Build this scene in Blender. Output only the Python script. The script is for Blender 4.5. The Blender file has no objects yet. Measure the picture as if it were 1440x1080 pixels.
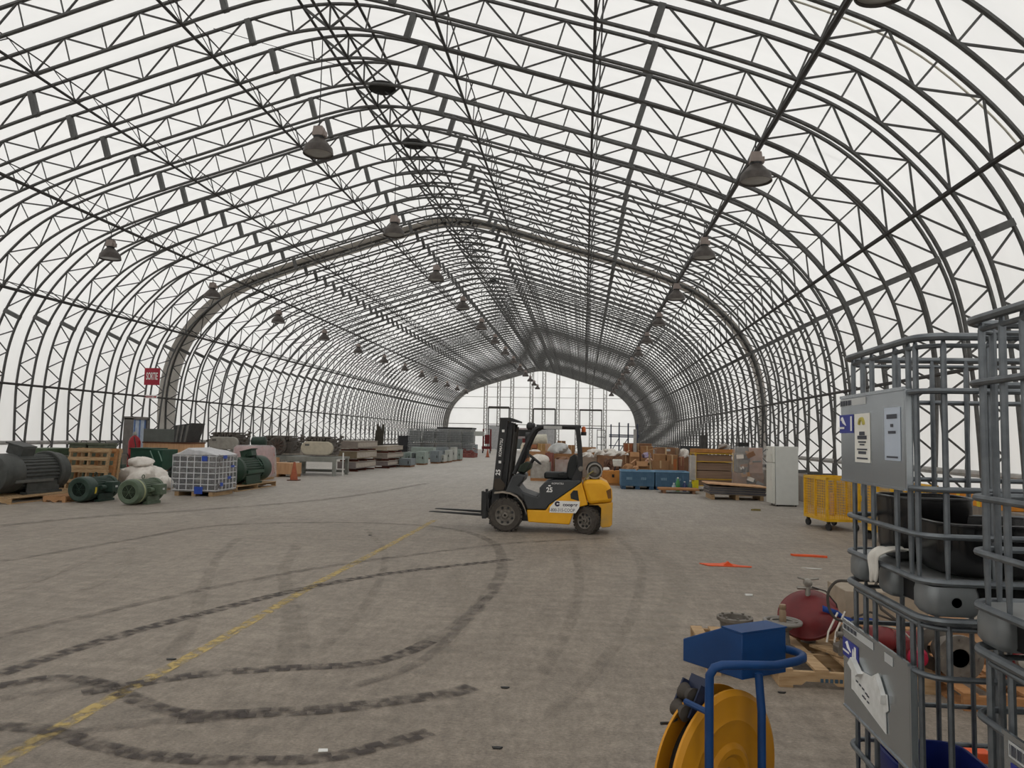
import bpy, bmesh, math, random
from mathutils import Vector, Matrix
random.seed(7)
PI = math.pi
SC = bpy.context.scene
COL = SC.collection

# ---------------------------------------------------------------- camera
FPX = 1040.0                      # focal length in pixels of the 1440 px wide frame
EYE = 1.85
def camera_axes():
    ey = Vector((100/FPX, -76/FPX, -1)).normalized()      # building axis (+Y) seen from the camera
    u = Vector((math.sin(.02), math.cos(.02), 0))
    u.z = -(u.x*ey.x + u.y*ey.y)/ey.z
    ez = u.normalized()
    ex = ey.cross(ez)
    return ex, ey, ez
EX, EYV, EZ = camera_axes()
ROT = Matrix((EX, EYV, EZ))
cam = bpy.data.cameras.new('camera')
cam.sensor_width = 36; cam.lens = 36*FPX/1440
cam.clip_start = .05; cam.clip_end = 400
camo = bpy.data.objects.new('camera', cam); COL.objects.link(camo)
m4 = ROT.to_4x4(); m4.translation = (0, 0, EYE)
camo.matrix_world = m4
SC.camera = camo

def ray(px, py):
    return ROT @ Vector(((px-720)/FPX, (540-py)/FPX, -1))
def at(px, py, h=0.0):            # point of the horizontal plane z = h that the photo shows at a pixel
    d = ray(px, py); t = (h-EYE)/d.z
    return Vector((d.x*t, d.y*t, h))
def aty(px, py, y):               # point at distance y along the hall
    d = ray(px, py); t = y/d.y
    return Vector((d.x*t, y, EYE+d.z*t))

SC.view_settings.view_transform = 'Standard'
SC.view_settings.look = 'None'
SC.view_settings.exposure = 0.0
SC.view_settings.gamma = 1.0
SC.view_settings.use_curve_mapping = False

# ---------------------------------------------------------------- materials
def srgb(r, g, b):
    def f(c):
        c /= 255.0
        return c/12.92 if c <= .04045 else ((c+.055)/1.055)**2.4
    return (f(r), f(g), f(b), 1)
MATS = {}
def mat(name, rgb, rough=.6, metal=0.0, var=.15, scale=6.0, bump=0.0, rgb2=None, detail=4.0, spec=.4, alpha=1.0, stretch=None):
    if name in MATS: return MATS[name]
    m = bpy.data.materials.new(name); m.use_nodes = True
    nt = m.node_tree; N = nt.nodes; L = nt.links
    b = N['Principled BSDF']
    b.inputs['Roughness'].default_value = rough
    b.inputs['Metallic'].default_value = metal
    b.inputs['Specular IOR Level'].default_value = spec
    c = srgb(*rgb)
    tc = N.new('ShaderNodeTexCoord'); mp = N.new('ShaderNodeMapping')
    L.new(tc.outputs['Object'], mp.inputs[0])
    if stretch: mp.inputs['Scale'].default_value = stretch
    nz = N.new('ShaderNodeTexNoise'); nz.inputs['Scale'].default_value = scale; nz.inputs['Detail'].default_value = detail
    L.new(mp.outputs[0], nz.inputs['Vector'])
    rp = N.new('ShaderNodeValToRGB')
    c2 = srgb(*rgb2) if rgb2 else tuple(min(1, v*(1+var)) for v in c[:3])+(1,)
    c1 = c if rgb2 else tuple(v*(1-var) for v in c[:3])+(1,)
    rp.color_ramp.elements[0].position = .3; rp.color_ramp.elements[1].position = .7
    rp.color_ramp.elements[0].color = c1; rp.color_ramp.elements[1].color = c2
    L.new(nz.outputs['Fac'], rp.inputs[0]); L.new(rp.outputs[0], b.inputs['Base Color'])
    if bump:
        bp = N.new('ShaderNodeBump'); bp.inputs['Strength'].default_value = bump; bp.inputs['Distance'].default_value = .02
        L.new(nz.outputs['Fac'], bp.inputs['Height']); L.new(bp.outputs[0], b.inputs['Normal'])
    if alpha < 1: b.inputs['Alpha'].default_value = alpha
    MATS[name] = m
    return m

# ---------------------------------------------------------------- mesh builder
class MB:
    def __init__(s): s.bm = bmesh.new(); s.M = Matrix.Identity(4)
    def v(s, p): return s.bm.verts.new(s.M @ Vector(p))
    def face(s, vs):
        try: return s.bm.faces.new(vs)
        except ValueError: return None
    def poly(s, pts): return s.face([s.v(p) for p in pts])
    def box(s, c, size, rz=0, rx=0, ry=0, taper=1.0):
        R = Matrix.Rotation(rz, 4, 'Z') @ Matrix.Rotation(ry, 4, 'Y') @ Matrix.Rotation(rx, 4, 'X')
        c = Vector(c); h = [x/2 for x in size]; vs = []
        for z in (-1, 1):
            t = taper if z > 0 else 1
            for x, y in ((-1,-1),(1,-1),(1,1),(-1,1)):
                vs.append(s.v(c + (R @ Vector((x*h[0]*t, y*h[1]*t, z*h[2])))))
        for f in ((3,2,1,0),(4,5,6,7),(0,1,5,4),(1,2,6,5),(2,3,7,6),(3,0,4,7)): s.face([vs[i] for i in f])
        return s
    def bx(s, x0, x1, y0, y1, z0, z1): return s.box(((x0+x1)/2,(y0+y1)/2,(z0+z1)/2),(abs(x1-x0),abs(y1-y0),abs(z1-z0)))
    def rings(s, rings, closed=False, caps=True):
        n = len(rings[0]); k = len(rings)
        for i in range(k if closed else k-1):
            a, b = rings[i], rings[(i+1) % k]
            for j in range(n): s.face([a[j], a[(j+1)%n], b[(j+1)%n], b[j]])
        if caps and not closed:
            s.face(list(reversed(rings[0]))); s.face(rings[-1])
    def tube(s, pts, r, n=8, closed=False, rs=None, flat=1.0):
        pts = [Vector(p) for p in pts]; k = len(pts)
        if k < 2: return s
        T = []
        for i in range(k):
            if closed: t = pts[(i+1)%k]-pts[i-1]
            else: t = pts[min(i+1,k-1)]-pts[max(i-1,0)]
            T.append(t.normalized() if t.length > 1e-9 else Vector((0,0,1)))
        ref = Vector((0,0,1)) if abs(T[0].z) < .9 else Vector((1,0,0))
        nrm = (ref - T[0]*ref.dot(T[0])).normalized(); rings = []
        for i in range(k):
            nrm = nrm - T[i]*nrm.dot(T[i])
            nrm = nrm.normalized() if nrm.length > 1e-6 else T[i].orthogonal().normalized()
            bi = T[i].cross(nrm); rr = rs[i] if rs else r
            rings.append([s.v(pts[i] + nrm*math.cos(2*PI*j/n)*rr + bi*math.sin(2*PI*j/n)*rr*flat) for j in range(n)])
        s.rings(rings, closed); return s
    def cyl(s, p0, p1, r0, r1=None, n=20): return s.tube([p0, p1], r0, n, rs=[r0, r0 if r1 is None else r1])
    def lathe(s, prof, o=(0,0,0), axis=(0,0,1), n=28, caps=True):
        a = Vector(axis).normalized(); u = a.orthogonal().normalized(); w = a.cross(u); o = Vector(o); rings = []
        for r, z in prof: rings.append([s.v(o + a*z + (u*math.cos(2*PI*j/n)+w*math.sin(2*PI*j/n))*max(r,1e-4)) for j in range(n)])
        s.rings(rings, False, caps); return s
    def prism(s, poly, y0, y1, plane='xz'):
        def mk(p, t): return (p[0], t, p[1]) if plane == 'xz' else ((t, p[0], p[1]) if plane == 'yz' else (p[0], p[1], t))
        a = [s.v(mk(p, y0)) for p in poly]; b = [s.v(mk(p, y1)) for p in poly]; n = len(poly)
        s.face(a); s.face(list(reversed(b)))
        for i in range(n): s.face([a[i], b[i], b[(i+1)%n], a[(i+1)%n]])
        return s
    def blob(s, c, size, seed=0, amp=.18, n=20, m=12, flat=True, freq=3.0):
        rnd = random.Random(seed); ph = [(rnd.uniform(0,6.3), rnd.uniform(.6,1.4)*freq, rnd.uniform(.6,1.4)*freq) for _ in range(6)]
        c = Vector(c); rings = []
        for i in range(m+1):
            th = PI*(.02+.96*i/m); ring = []
            for j in range(n):
                f = 2*PI*j/n; k = 1
                for q, (p, a, b) in enumerate(ph): k += amp/(1+q*.5)*math.sin(p + round(a)*f + b*th)*math.sin(th)
                x, y, z = math.sin(th)*math.cos(f)*k, math.sin(th)*math.sin(f)*k, math.cos(th)*k
                if flat: z = max(z, -.55)
                ring.append(s.v(c + Vector((x*size[0]/2, y*size[1]/2, z*size[2]/2))))
            rings.append(ring)
        s.rings(rings); return s
    def build(s, name, m, parent=None, smooth=True, bevel=0, angle=40):
        bm = s.bm
        bmesh.ops.recalc_face_normals(bm, faces=bm.faces)
        me = bpy.data.meshes.new(name); bm.to_mesh(me); bm.free()
        if m: me.materials.append(m)
        if smooth:
            for p in me.polygons: p.use_smooth = True
            me.set_sharp_from_angle(angle=math.radians(angle))
        o = bpy.data.objects.new(name, me); COL.objects.link(o)
        if parent: o.parent = parent
        if bevel:
            md = o.modifiers.new('edge', 'BEVEL'); md.width = bevel; md.segments = 2; md.limit_method = 'ANGLE'; md.angle_limit = math.radians(50)
        return o

def tag(o, label=None, cat=None, group=None, kind=None):
    if label: o['label'] = label
    if cat: o['category'] = cat
    if group: o['group'] = group
    if kind: o['kind'] = kind
    return o
def thing(name, label, cat, loc=(0,0,0), rz=0.0, group=None):
    o = bpy.data.objects.new(name, None); COL.objects.link(o)
    o.location = loc; o.rotation_euler = (0, 0, rz); o.empty_display_size = .1
    return tag(o, label, cat, group)
def kids(o): return [c for c in KID.get(o.name, [])]
def copy_tree(o, parent=None):
    c = o.copy(); COL.objects.link(c)
    if parent: c.parent = parent
    for ch in list(o.children): copy_tree(ch, c)
    return c
def dup(o, loc, rz, label, group=None, scale=None):
    c = copy_tree(o); c.location = loc; c.rotation_euler = (0,0,rz); c['label'] = label
    if group: c['group'] = group
    if scale: c.scale = scale
    return c
def text_mesh(name, body, size, m, parent, loc, rot, extrude=.001, align='CENTER', sx=1.0, bold=0.0):
    cu = bpy.data.curves.new(name, 'FONT'); cu.body = body; cu.size = size; cu.extrude = extrude; cu.align_x = align; cu.align_y = 'CENTER'
    cu.offset = bold
    t = bpy.data.objects.new('tmp_text', cu); COL.objects.link(t)
    dg = bpy.context.evaluated_depsgraph_get(); dg.update()
    me = bpy.data.meshes.new_from_object(t.evaluated_get(dg)); me.name = name
    bpy.data.objects.remove(t); bpy.data.curves.remove(cu)
    me.materials.clear(); me.materials.append(m)
    o = bpy.data.objects.new(name, me); COL.objects.link(o); o.parent = parent
    o.location = loc; o.rotation_euler = rot; o.scale = (sx, 1, 1)
    return o
ORD = ['first','second','third','fourth','fifth','sixth','seventh','eighth','ninth','tenth','eleventh','twelfth','thirteenth','fourteenth','fifteenth','sixteenth']
# ---------------------------------------------------------------- hall: profile of the arches
CX = -5.9                          # middle of the hall, seen from the camera's axis
HALF = [(13.42,.80),(13.42,2.0),(13.38,3.3),(13.22,4.5),(12.88,5.55),(12.25,6.6),(11.3,7.6),(10.45,8.2),(9.46,8.66),(8.4,9.06),(7.15,9.48),(5.0,10.13),(3.0,10.74),(1.5,11.17),(.7,11.33),(0,11.38)]
def catmull(P, per=8):
    out = []
    for i in range(len(P)-1):
        p0 = P[max(i-1,0)]; p1 = P[i]; p2 = P[i+1]; p3 = P[min(i+2,len(P)-1)]
        for k in range(per):
            t = k/per
            out.append(tuple(.5*((2*p1[c]) + (-p0[c]+p2[c])*t + (2*p0[c]-5*p1[c]+4*p2[c]-p3[c])*t*t + (-p0[c]+3*p1[c]-3*p2[c]+p3[c])*t**3) for c in range(2)))
    out.append(P[-1]); return out
FULL = [(-x, z) for x, z in HALF] + [(x, z) for x, z in reversed(HALF[:-1])]
CEN = catmull(FULL, 10)
CUM = [0]
for i in range(1, len(CEN)): CUM.append(CUM[-1] + math.dist(CEN[i], CEN[i-1]))
STOT = CUM[-1]
def cp(s):                          # point and outward normal at arc length s
    s = min(max(s, 0), STOT-1e-6)
    lo, hi = 0, len(CUM)-1
    while hi-lo > 1:
        md = (lo+hi)//2
        if CUM[md] <= s: lo = md
        else: hi = md
    t = (s-CUM[lo])/(CUM[hi]-CUM[lo]); a, b = CEN[lo], CEN[hi]
    p = (a[0]+(b[0]-a[0])*t, a[1]+(b[1]-a[1])*t)
    a, b = CEN[max(lo-3,0)], CEN[min(hi+3,len(CEN)-1)]
    d = Vector((b[0]-a[0], b[1]-a[1])).normalized()
    return Vector(p), Vector((-d.y, d.x))
def halfdepth(z): return (.17 + .12*min(1, max(0, (z-.8)/2.6)))
def chord(s, side):                 # side +1 outer, -1 inner
    p, n = cp(s)
    q = p + n*halfdepth(p.y)*side
    return Vector((q.x, 0, q.y))
def s_at_x(x, left):                # arc length where |x| is reached on the roof
    best = None
    for i, p in enumerate(CEN):
        if (p[0] < 0) == left or abs(p[0]) < .05:
            d = abs(abs(p[0])-x) + (0 if p[1] > 2 else 50)
            if best is None or d < best[0]: best = (d, CUM[i])
    return best[1]
def s_at_z(z, left):
    best = None
    for i, p in enumerate(CEN):
        if (p[0] < 0) == left:
            d = abs(p[1]-z)
            if best is None or d < best[0]: best = (d, CUM[i])
    return best[1]
def W(x, y, z): return (x+CX, y, z)

Y0T, DY = 17.15, 1.33               # one arch stands at Y0T, the others every DY
TRUSS_Y = [Y0T + DY*k for k in range(-9, 65)]
YEND = TRUSS_Y[-1] + .9
YBACK = -7.0

STEEL = mat('galvanised_truss_steel', (90,90,89), rough=.55, metal=.35, var=.18, scale=9)
STEEL_DARK = mat('dark_purlin_steel', (62,60,59), rough=.6, metal=.3, var=.2, scale=9)
CONC = mat('concrete_block', (150,143,134), rough=.9, var=.2, scale=4, bump=.25, rgb2=(118,110,102), stretch=(1,1,.35))

# ---------------------------------------------------------------- fabric skin
def fabric_mat(name, tint, trans, diff):
    m = bpy.data.materials.new(name); m.use_nodes = True; nt = m.node_tree; N = nt.nodes; L = nt.links
    N.remove(N['Principled BSDF']); out = N['Material Output']
    tc = N.new('ShaderNodeTexCoord'); mp = N.new('ShaderNodeMapping'); mp.inputs['Scale'].default_value = (.5, 1.6, .5)
    nz = N.new('ShaderNodeTexNoise'); nz.inputs['Scale'].default_value = 1.2; nz.inputs['Detail'].default_value = 5
    L.new(tc.outputs['Object'], mp.inputs[0]); L.new(mp.outputs[0], nz.inputs['Vector'])
    rp = N.new('ShaderNodeValToRGB'); c = srgb(*tint)
    rp.color_ramp.elements[0].position = .25; rp.color_ramp.elements[1].position = .75
    rp.color_ramp.elements[0].color = tuple(v*.93 for v in c[:3])+(1,); rp.color_ramp.elements[1].color = c
    L.new(nz.outputs['Fac'], rp.inputs[0])
    tr = N.new('ShaderNodeBsdfTranslucent'); df = N.new('ShaderNodeBsdfDiffuse'); mx = N.new('ShaderNodeMixShader')
    mx.inputs[0].default_value = diff/(trans+diff)
    L.new(rp.outputs[0], tr.inputs[0]); L.new(rp.outputs[0], df.inputs[0])
    L.new(tr.outputs[0], mx.inputs[1]); L.new(df.outputs[0], mx.inputs[2]); L.new(mx.outputs[0], out.inputs[0])
    return m
FAB = fabric_mat('white_membrane', (243,243,241), .55, .45)
FAB_GREY = mat('grey_membrane_joint', (206,202,196), rough=.8, var=.1, scale=3)

def skin_strip(name, s0, s1, y0, y1, m, off=.05, n=60, kind='structure'):
    b = MB(); A = []; Bv = []
    for i in range(n+1):
        s = s0+(s1-s0)*i/n; p, nn = cp(s); q = p + nn*(halfdepth(p.y)+off)
        z = q.y
        A.append(b.v(W(q.x, y0, z))); Bv.append(b.v(W(q.x, y1, z)))
    for i in range(n): b.face([A[i], A[i+1], Bv[i+1], Bv[i]])
    o = b.build(name, m, smooth=True, angle=80)
    o['kind'] = kind; return o
SL, SR = s_at_z(5.55, True), s_at_z(5.55, False)
JY0, JY1 = Y0T + DY*11.5, Y0T + DY*12.65      # the opaque joint in the skin
skin_strip('ceiling', SL, SR, YBACK, JY0, FAB, n=90)
skin_strip('ceiling', SL, SR, JY1, YEND, FAB, n=90)
skin_strip('wall_left', 0, SL, YBACK, JY0, FAB, n=24)
skin_strip('wall_left', 0, SL, JY1, YEND, FAB, n=24)
skin_strip('wall_right', SR, STOT, YBACK, JY0, FAB, n=24)
skin_strip('wall_right', SR, STOT, JY1, YEND, FAB, n=24)
skin_strip('trim_1', 0, STOT, JY0, JY1, FAB_GREY, off=.045, n=120)
# skirt of the skin in front of the foundation, left and right, down to the ground outside
for nm, sx in (('wall_left', -1), ('wall_right', 1)):
    b = MB(); x = sx*(13.42+.22)
    b.poly([W(x, YBACK, -.05), W(x, YEND, -.05), W(x, YEND, .82), W(x, YBACK, .82)])
    b.build(nm, FAB, smooth=False)['kind'] = 'structure'
# a seam welded into the near skin
b = MB(); yS = 12.05
b.tube([W(*( (lambda q: (q.x, yS, q.y))((lambda pn: pn[0]+pn[1]*(halfdepth(pn[0].y)+.03))(cp(STOT*i/140))) )) for i in range(141)], .018, 5)
b.build('trim_2', mat('seam_tape', (196,192,180), rough=.7))['kind'] = 'structure'

# ---------------------------------------------------------------- one arch truss, then its copies
SPL = sorted([s_at_z(5.55, True), s_at_x(7.2, True), s_at_x(1.95, True), s_at_x(1.95, False), s_at_x(7.2, False), s_at_z(5.55, False)])
def truss_mesh():
    b = MB(); n = 150
    for side in (1, -1):
        b.tube([chord(STOT*i/n, side) for i in range(n+1)], .043, 6)
    def web(s0, s1, step, vert):
        k = max(1, round((s1-s0)/step)); h = (s1-s0)/k
        for i in range(k):
            a, m_, e = s0+i*h, s0+(i+.5)*h, s0+(i+1)*h
            b.tube([chord(a, 1), chord(m_, -1)], .023, 5); b.tube([chord(m_, -1), chord(e, 1)], .023, 5)
            if vert:
                if i: b.tube([chord(a, 1), chord(a, -1)], .019, 4)
                b.tube([chord(m_, -1), chord(m_, 1)], .019, 4)
    web(.1, SPL[0]-.1, .78, False); web(SPL[5]+.1, STOT-.1, .78, False)
    for i in range(5): web(SPL[i]+.12, SPL[i+1]-.12, 1.62, True)
    for s in SPL:
        p, nn = cp(s); o = chord(s, 1); q = chord(s, -1); d = (o-q); ang = math.atan2(d.z, d.x)
        c = (o+q)/2
        for k in (0,):
            t = Vector((nn.y, 0, -nn.x))
            b.box(c + t*k, (d.length+.04, .12, .13), ry=-ang)
    a0 = chord(STOT/2, -1)
    for k in (-.62, .62): b.tube([a0, chord(STOT/2+k, 1)], .034, 6)
    b.tube([a0, chord(STOT/2, 1)], .024, 6)
    for s in (0, STOT-1e-4):
        o, q = chord(s, 1), chord(s, -1); c = (o+q)/2
        b.box((c.x, 0, .812), (.5, .22, .025)); b.box((c.x, 0, .86), (.42, .03, .1))
    return b
t0 = truss_mesh().build('roof_truss', STEEL); t0['kind'] = 'structure'
t0.location = (CX, TRUSS_Y[0], 0)
for y in TRUSS_Y[1:]:
    c = t0.copy(); COL.objects.link(c); c.location = (CX, y, 0)
t0.location = (CX, TRUSS_Y[0], 0)

# ---------------------------------------------------------------- purlins along the hall
YA, YB = TRUSS_Y[0]-.3, TRUSS_Y[-1]
def pur(s, side, r, m=STEEL_DARK, off=0.0, name='roof_purlin'):
    p, nn = cp(s); q = p + nn*(halfdepth(p.y)*side + off)
    b = MB(); b.tube([W(q.x, YA, q.y), W(q.x, YB, q.y)], r, 6)
    o = b.build(name, m); o['kind'] = 'structure'; return o
def lattice(s, r=.035, half=.16, down=True):
    p, nn = cp(s); q = p - nn*(halfdepth(p.y)+.05); t = p + nn*(halfdepth(p.y)*.55)
    b = MB(); b.tube([W(q.x, YA, q.y), W(q.x, YB, q.y)], r, 6)
    b.tube([W(t.x, YA, t.y), W(t.x, YB, t.y)], .017, 5)
    for y in TRUSS_Y[:-1]:
        b.tube([W(q.x, y, q.y), W(t.x, y+DY/2, t.y)], .013, 4); b.tube([W(t.x, y+DY/2, t.y), W(q.x, y+DY, q.y)], .013, 4)
    o = b.build('lattice_purlin', STEEL_DARK); o['kind'] = 'structure'
for left in (True, False):
    pur(s_at_z(3.3, left), -1, .04, off=-.04)
    lattice(s_at_z(6.35, left), .05)
    lattice(s_at_x(9.35 if left else 9.75, left), .05)
    lattice(s_at_x(6.1, left), .035)
    lattice(s_at_x(2.85, left), .035)
    pur(STOT/2 + (-.62 if left else .62), 1, .035)
pur(STOT/2, -1, .035); pur(STOT/2, 1, .03)
# a flat cable tray hung under the right lamp row
# gutter pipe in the pocket of the skin at the walls
GP = mat('grey_pocket_pipe', (170,168,165), rough=.6)
for sx in (-1, 1):
    b = MB(); b.tube([W(sx*(13.42+.16), YA-8, 1.3), W(sx*(13.42+.16), YB, 1.3)], .07, 8)
    b.build('trim_3', GP)['kind'] = 'structure'
# foundation blocks under the arches
for sx in (-1, 1):
    y = -6.5; i = 0
    while y < YEND-1:
        b = MB(); b.box((0,0,.4), (.80, 2.38, .795)); b.box((0,0,.52), (.806, 2.384, .012))
        o = b.build('foundation_block', CONC, bevel=.02); o.location = W(sx*13.14, y+1.2, 0); o['kind'] = 'structure'
        y += 2.4

# ---------------------------------------------------------------- far end wall
b = MB(); pts = []
for i in range(121):
    p, nn = cp(STOT*i/120); q = p + nn*(halfdepth(p.y)+.05); pts.append(W(q.x, YEND, q.y))
pts = [W(-13.64, YEND, -.05)] + pts + [W(13.64, YEND, -.05)]
b.poly(pts); b.build('wall_back', FAB, smooth=False)['kind'] = 'structure'
b = MB(); pts = [(p[0], YBACK, p[2]) for p in pts]
b.poly(pts); b.build('wall_front', FAB, smooth=False)['kind'] = 'structure'
# rim of the end arch
b = MB(); ro = []
for i in range(121):
    p, nn = cp(STOT*i/120); o = p + nn*(halfdepth(p.y)+.02); q = p - nn*(halfdepth(p.y)+.05)
    ro.append([b.v(W(o.x, YEND-.3, o.y)), b.v(W(q.x, YEND-.3, q.y)), b.v(W(q.x, YEND-.1, q.y)), b.v(W(o.x, YEND-.1, o.y))])
b.rings(ro); b.build('trim_4', mat('grey_end_flange', (140,137,132), rough=.7), angle=60)['kind'] = 'structure'
def roof_z(x):
    best = min(CEN, key=lambda p: abs(p[0]-x) + (0 if p[1] > 1 else 9)); return best[1]
EW = YEND-.5
COLX = [-7.75,-5.9,-4.05,-1.35,.4,2.35,5.0,6.95,8.85]
GWC = mat('end_wall_column_steel', (150,147,142), rough=.6, metal=.3)
for x in COLX:
    zt = roof_z(x)-.25; b = MB()
    for k in (-.2, .2): b.bx(x+k-.06+CX, x+k+.06+CX, EW-.1, EW+.1, 0, zt)
    z = .3
    while z < zt-.7:
        b.tube([W(x-.2, EW, z), W(x+.2, EW, z+.35)], .03, 4); b.tube([W(x+.2, EW, z+.35), W(x-.2, EW, z+.7)], .03, 4); z += .7
    b.build('end_wall_column', GWC)['kind'] = 'structure'
for z, r in ((3.55,.05),(5.75,.05),(7.35,.035),(8.75,.035)):
    xw = max(p[0] for p in CEN if p[1] >= z)-.25
    b = MB(); b.tube([W(-xw, EW+.25, z), W(xw, EW+.25, z)], r, 6); b.build('end_wall_girt', GWC)['kind'] = 'structure'
DK = mat('dark_door_track', (70,67,64), rough=.7)
DF = fabric_mat('door_membrane', (225,225,225), .45, .55)
for k, (xa, xb, zt, zl) in enumerate(((-7.3,-4.4,5.9,3.3),(-1.0,2.0,5.75,3.0),(5.4,8.4,5.7,3.2))):
    b = MB(); b.bx(xa+CX, xb+CX, EW-.28, EW-.12, zt-.12, zt+.12)
    for x in (xa, xb): b.bx(x-.07+CX, x+.07+CX, EW-.28, EW-.14, 0, zt)
    b.bx(xa+CX, xb+CX, EW-.27, EW-.15, zl-.06, zl+.06)
    d = b.build('door_%d' % (k+1), DK); d['kind'] = 'structure'
    if k < 2:
        b = MB(); b.bx(xa+.1+CX, xb-.1+CX, EW-.22, EW-.18, .05, zl-.08); b.build('door_panel', mat('grey_door_curtain', (176,176,178), rough=.7), d)

# ---------------------------------------------------------------- floor
fm = bpy.data.materials.new('packed_asphalt_floor'); fm.use_nodes = True
nt = fm.node_tree; N = nt.nodes; L = nt.links; bs = N['Principled BSDF']
bs.inputs['Roughness'].default_value = .55; bs.inputs['Specular IOR Level'].default_value = .45
tc = N.new('ShaderNodeTexCoord')
def noise(scale, detail, rough=.6, stretch=None, rot=0):
    mp = N.new('ShaderNodeMapping'); L.new(tc.outputs['Object'], mp.inputs[0])
    if stretch: mp.inputs['Scale'].default_value = stretch
    mp.inputs['Rotation'].default_value = (0, 0, rot)
    n = N.new('ShaderNodeTexNoise'); n.inputs['Scale'].default_value = scale; n.inputs['Detail'].default_value = detail; n.inputs['Roughness'].default_value = rough
    L.new(mp.outputs[0], n.inputs['Vector']); return n.outputs['Fac']
def ramp(f, a, b, ca, cb):
    r = N.new('ShaderNodeValToRGB'); r.color_ramp.elements[0].position = a; r.color_ramp.elements[1].position = b
    r.color_ramp.elements[0].color = ca; r.color_ramp.elements[1].color = cb; L.new(f, r.inputs[0]); return r.outputs[0]
def mixc(kind, fac, a, b):
    x = N.new('ShaderNodeMix'); x.data_type = 'RGBA'; x.blend_type = kind; x.inputs[0].default_value = fac
    L.new(a, x.inputs[6]); L.new(b, x.inputs[7]); return x.outputs[2]
g = lambda v: (v, v, v, 1)
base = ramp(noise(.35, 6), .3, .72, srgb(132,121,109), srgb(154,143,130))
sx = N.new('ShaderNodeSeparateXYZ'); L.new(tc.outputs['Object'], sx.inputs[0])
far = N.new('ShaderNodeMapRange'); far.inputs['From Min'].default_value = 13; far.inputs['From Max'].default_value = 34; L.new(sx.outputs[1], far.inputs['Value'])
fx = N.new('ShaderNodeMix'); fx.data_type = 'RGBA'; L.new(far.outputs[0], fx.inputs[0]); L.new(base, fx.inputs[6]); L.new(ramp(noise(.5, 6, .6, (1, .35, 1)), .3, .7, srgb(172,166,158), srgb(192,187,180)), fx.inputs[7]); base = fx.outputs[2]   # base colour blends to a paler, greyer tone down the hall
base = mixc('MULTIPLY', .9, base, ramp(noise(2.2, 8, .72, (1, 3, 1), .5), .34, .64, g(.74), g(1.14)))
base = mixc('MULTIPLY', .7, base, ramp(noise(13, 6, .7, (1.2, .5, 1), 1.0), .36, .64, g(.74), g(1.2)))
base = mixc('MULTIPLY', .6, base, ramp(noise(1.3, 5, .6, (4, .6, 1), -.8), .3, .62, g(.74), g(1.06)))
base = mixc('MULTIPLY', .7, base, ramp(noise(38, 6, .8, (1, 1.6, 1), .3), .38, .62, g(.6), g(1.3)))
base = mixc('MULTIPLY', .8, base, ramp(noise(9, 5, .75), .3, .42, g(.6), g(1.0)))
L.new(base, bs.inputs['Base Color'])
bp = N.new('ShaderNodeBump'); bp.inputs['Strength'].default_value = .6; bp.inputs['Distance'].default_value = .01
L.new(noise(60, 6, .8), bp.inputs['Height']); L.new(bp.outputs[0], bs.inputs['Normal'])
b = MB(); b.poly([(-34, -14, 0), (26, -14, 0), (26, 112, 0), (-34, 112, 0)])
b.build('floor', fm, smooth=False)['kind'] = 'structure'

def worn(name, rgb, lo, hi, scale, tread=False, amount=1.0, wavelen=.16):
    m = bpy.data.materials.new(name); m.use_nodes = True; nt = m.node_tree; N = nt.nodes; L = nt.links
    bs = N['Principled BSDF']; bs.inputs['Base Color'].default_value = srgb(*rgb); bs.inputs['Roughness'].default_value = .7
    tc = N.new('ShaderNodeTexCoord'); nz = N.new('ShaderNodeTexNoise'); nz.inputs['Scale'].default_value = scale; nz.inputs['Detail'].default_value = 6
    L.new(tc.outputs['Object'], nz.inputs['Vector'])
    mr = N.new('ShaderNodeMapRange'); mr.inputs['From Min'].default_value = lo; mr.inputs['From Max'].default_value = hi; mr.inputs['To Max'].default_value = amount
    L.new(nz.outputs['Fac'], mr.inputs['Value']); a = mr.outputs[0]
    sp = N.new('ShaderNodeSeparateXYZ'); L.new(tc.outputs['UV'], sp.inputs[0])
    def math_(op, x, y=None, v=None):
        q = N.new('ShaderNodeMath'); q.operation = op; q.use_clamp = False
        if hasattr(x, 'links'): L.new(x, q.inputs[0])
        else: q.inputs[0].default_value = x
        if y is not None:
            if hasattr(y, 'links'): L.new(y, q.inputs[1])
            else: q.inputs[1].default_value = y
        return q.outputs[0]
    # soft edge across the strip
    e = math_('ABSOLUTE', math_('SUBTRACT', sp.outputs[1], .5)); e = math_('MULTIPLY', e, 2.0)
    em = N.new('ShaderNodeMapRange'); em.inputs['From Min'].default_value = 1.0; em.inputs['From Max'].default_value = .72
    L.new(e, em.inputs['Value']); a = math_('MULTIPLY', a, em.outputs[0])
    if tread:
        ph = math_('ADD', math_('MULTIPLY', sp.outputs[0], 1/wavelen), math_('MULTIPLY', math_('GREATER_THAN', sp.outputs[1], .5), .5))
        fr = math_('FRACT', ph)
        td = N.new('ShaderNodeMapRange'); td.inputs['From Min'].default_value = .25; td.inputs['From Max'].default_value = .36; td.inputs['To Min'].default_value = .35
        L.new(fr, td.inputs['Value']); a = math_('MULTIPLY', a, td.outputs[0])
    L.new(a, bs.inputs['Alpha']); return m
def smooth_path(P, per=8):
    P = [tuple(p) for p in P]; return [Vector((x, y, 0)) for x, y in catmull(P, per)]
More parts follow.
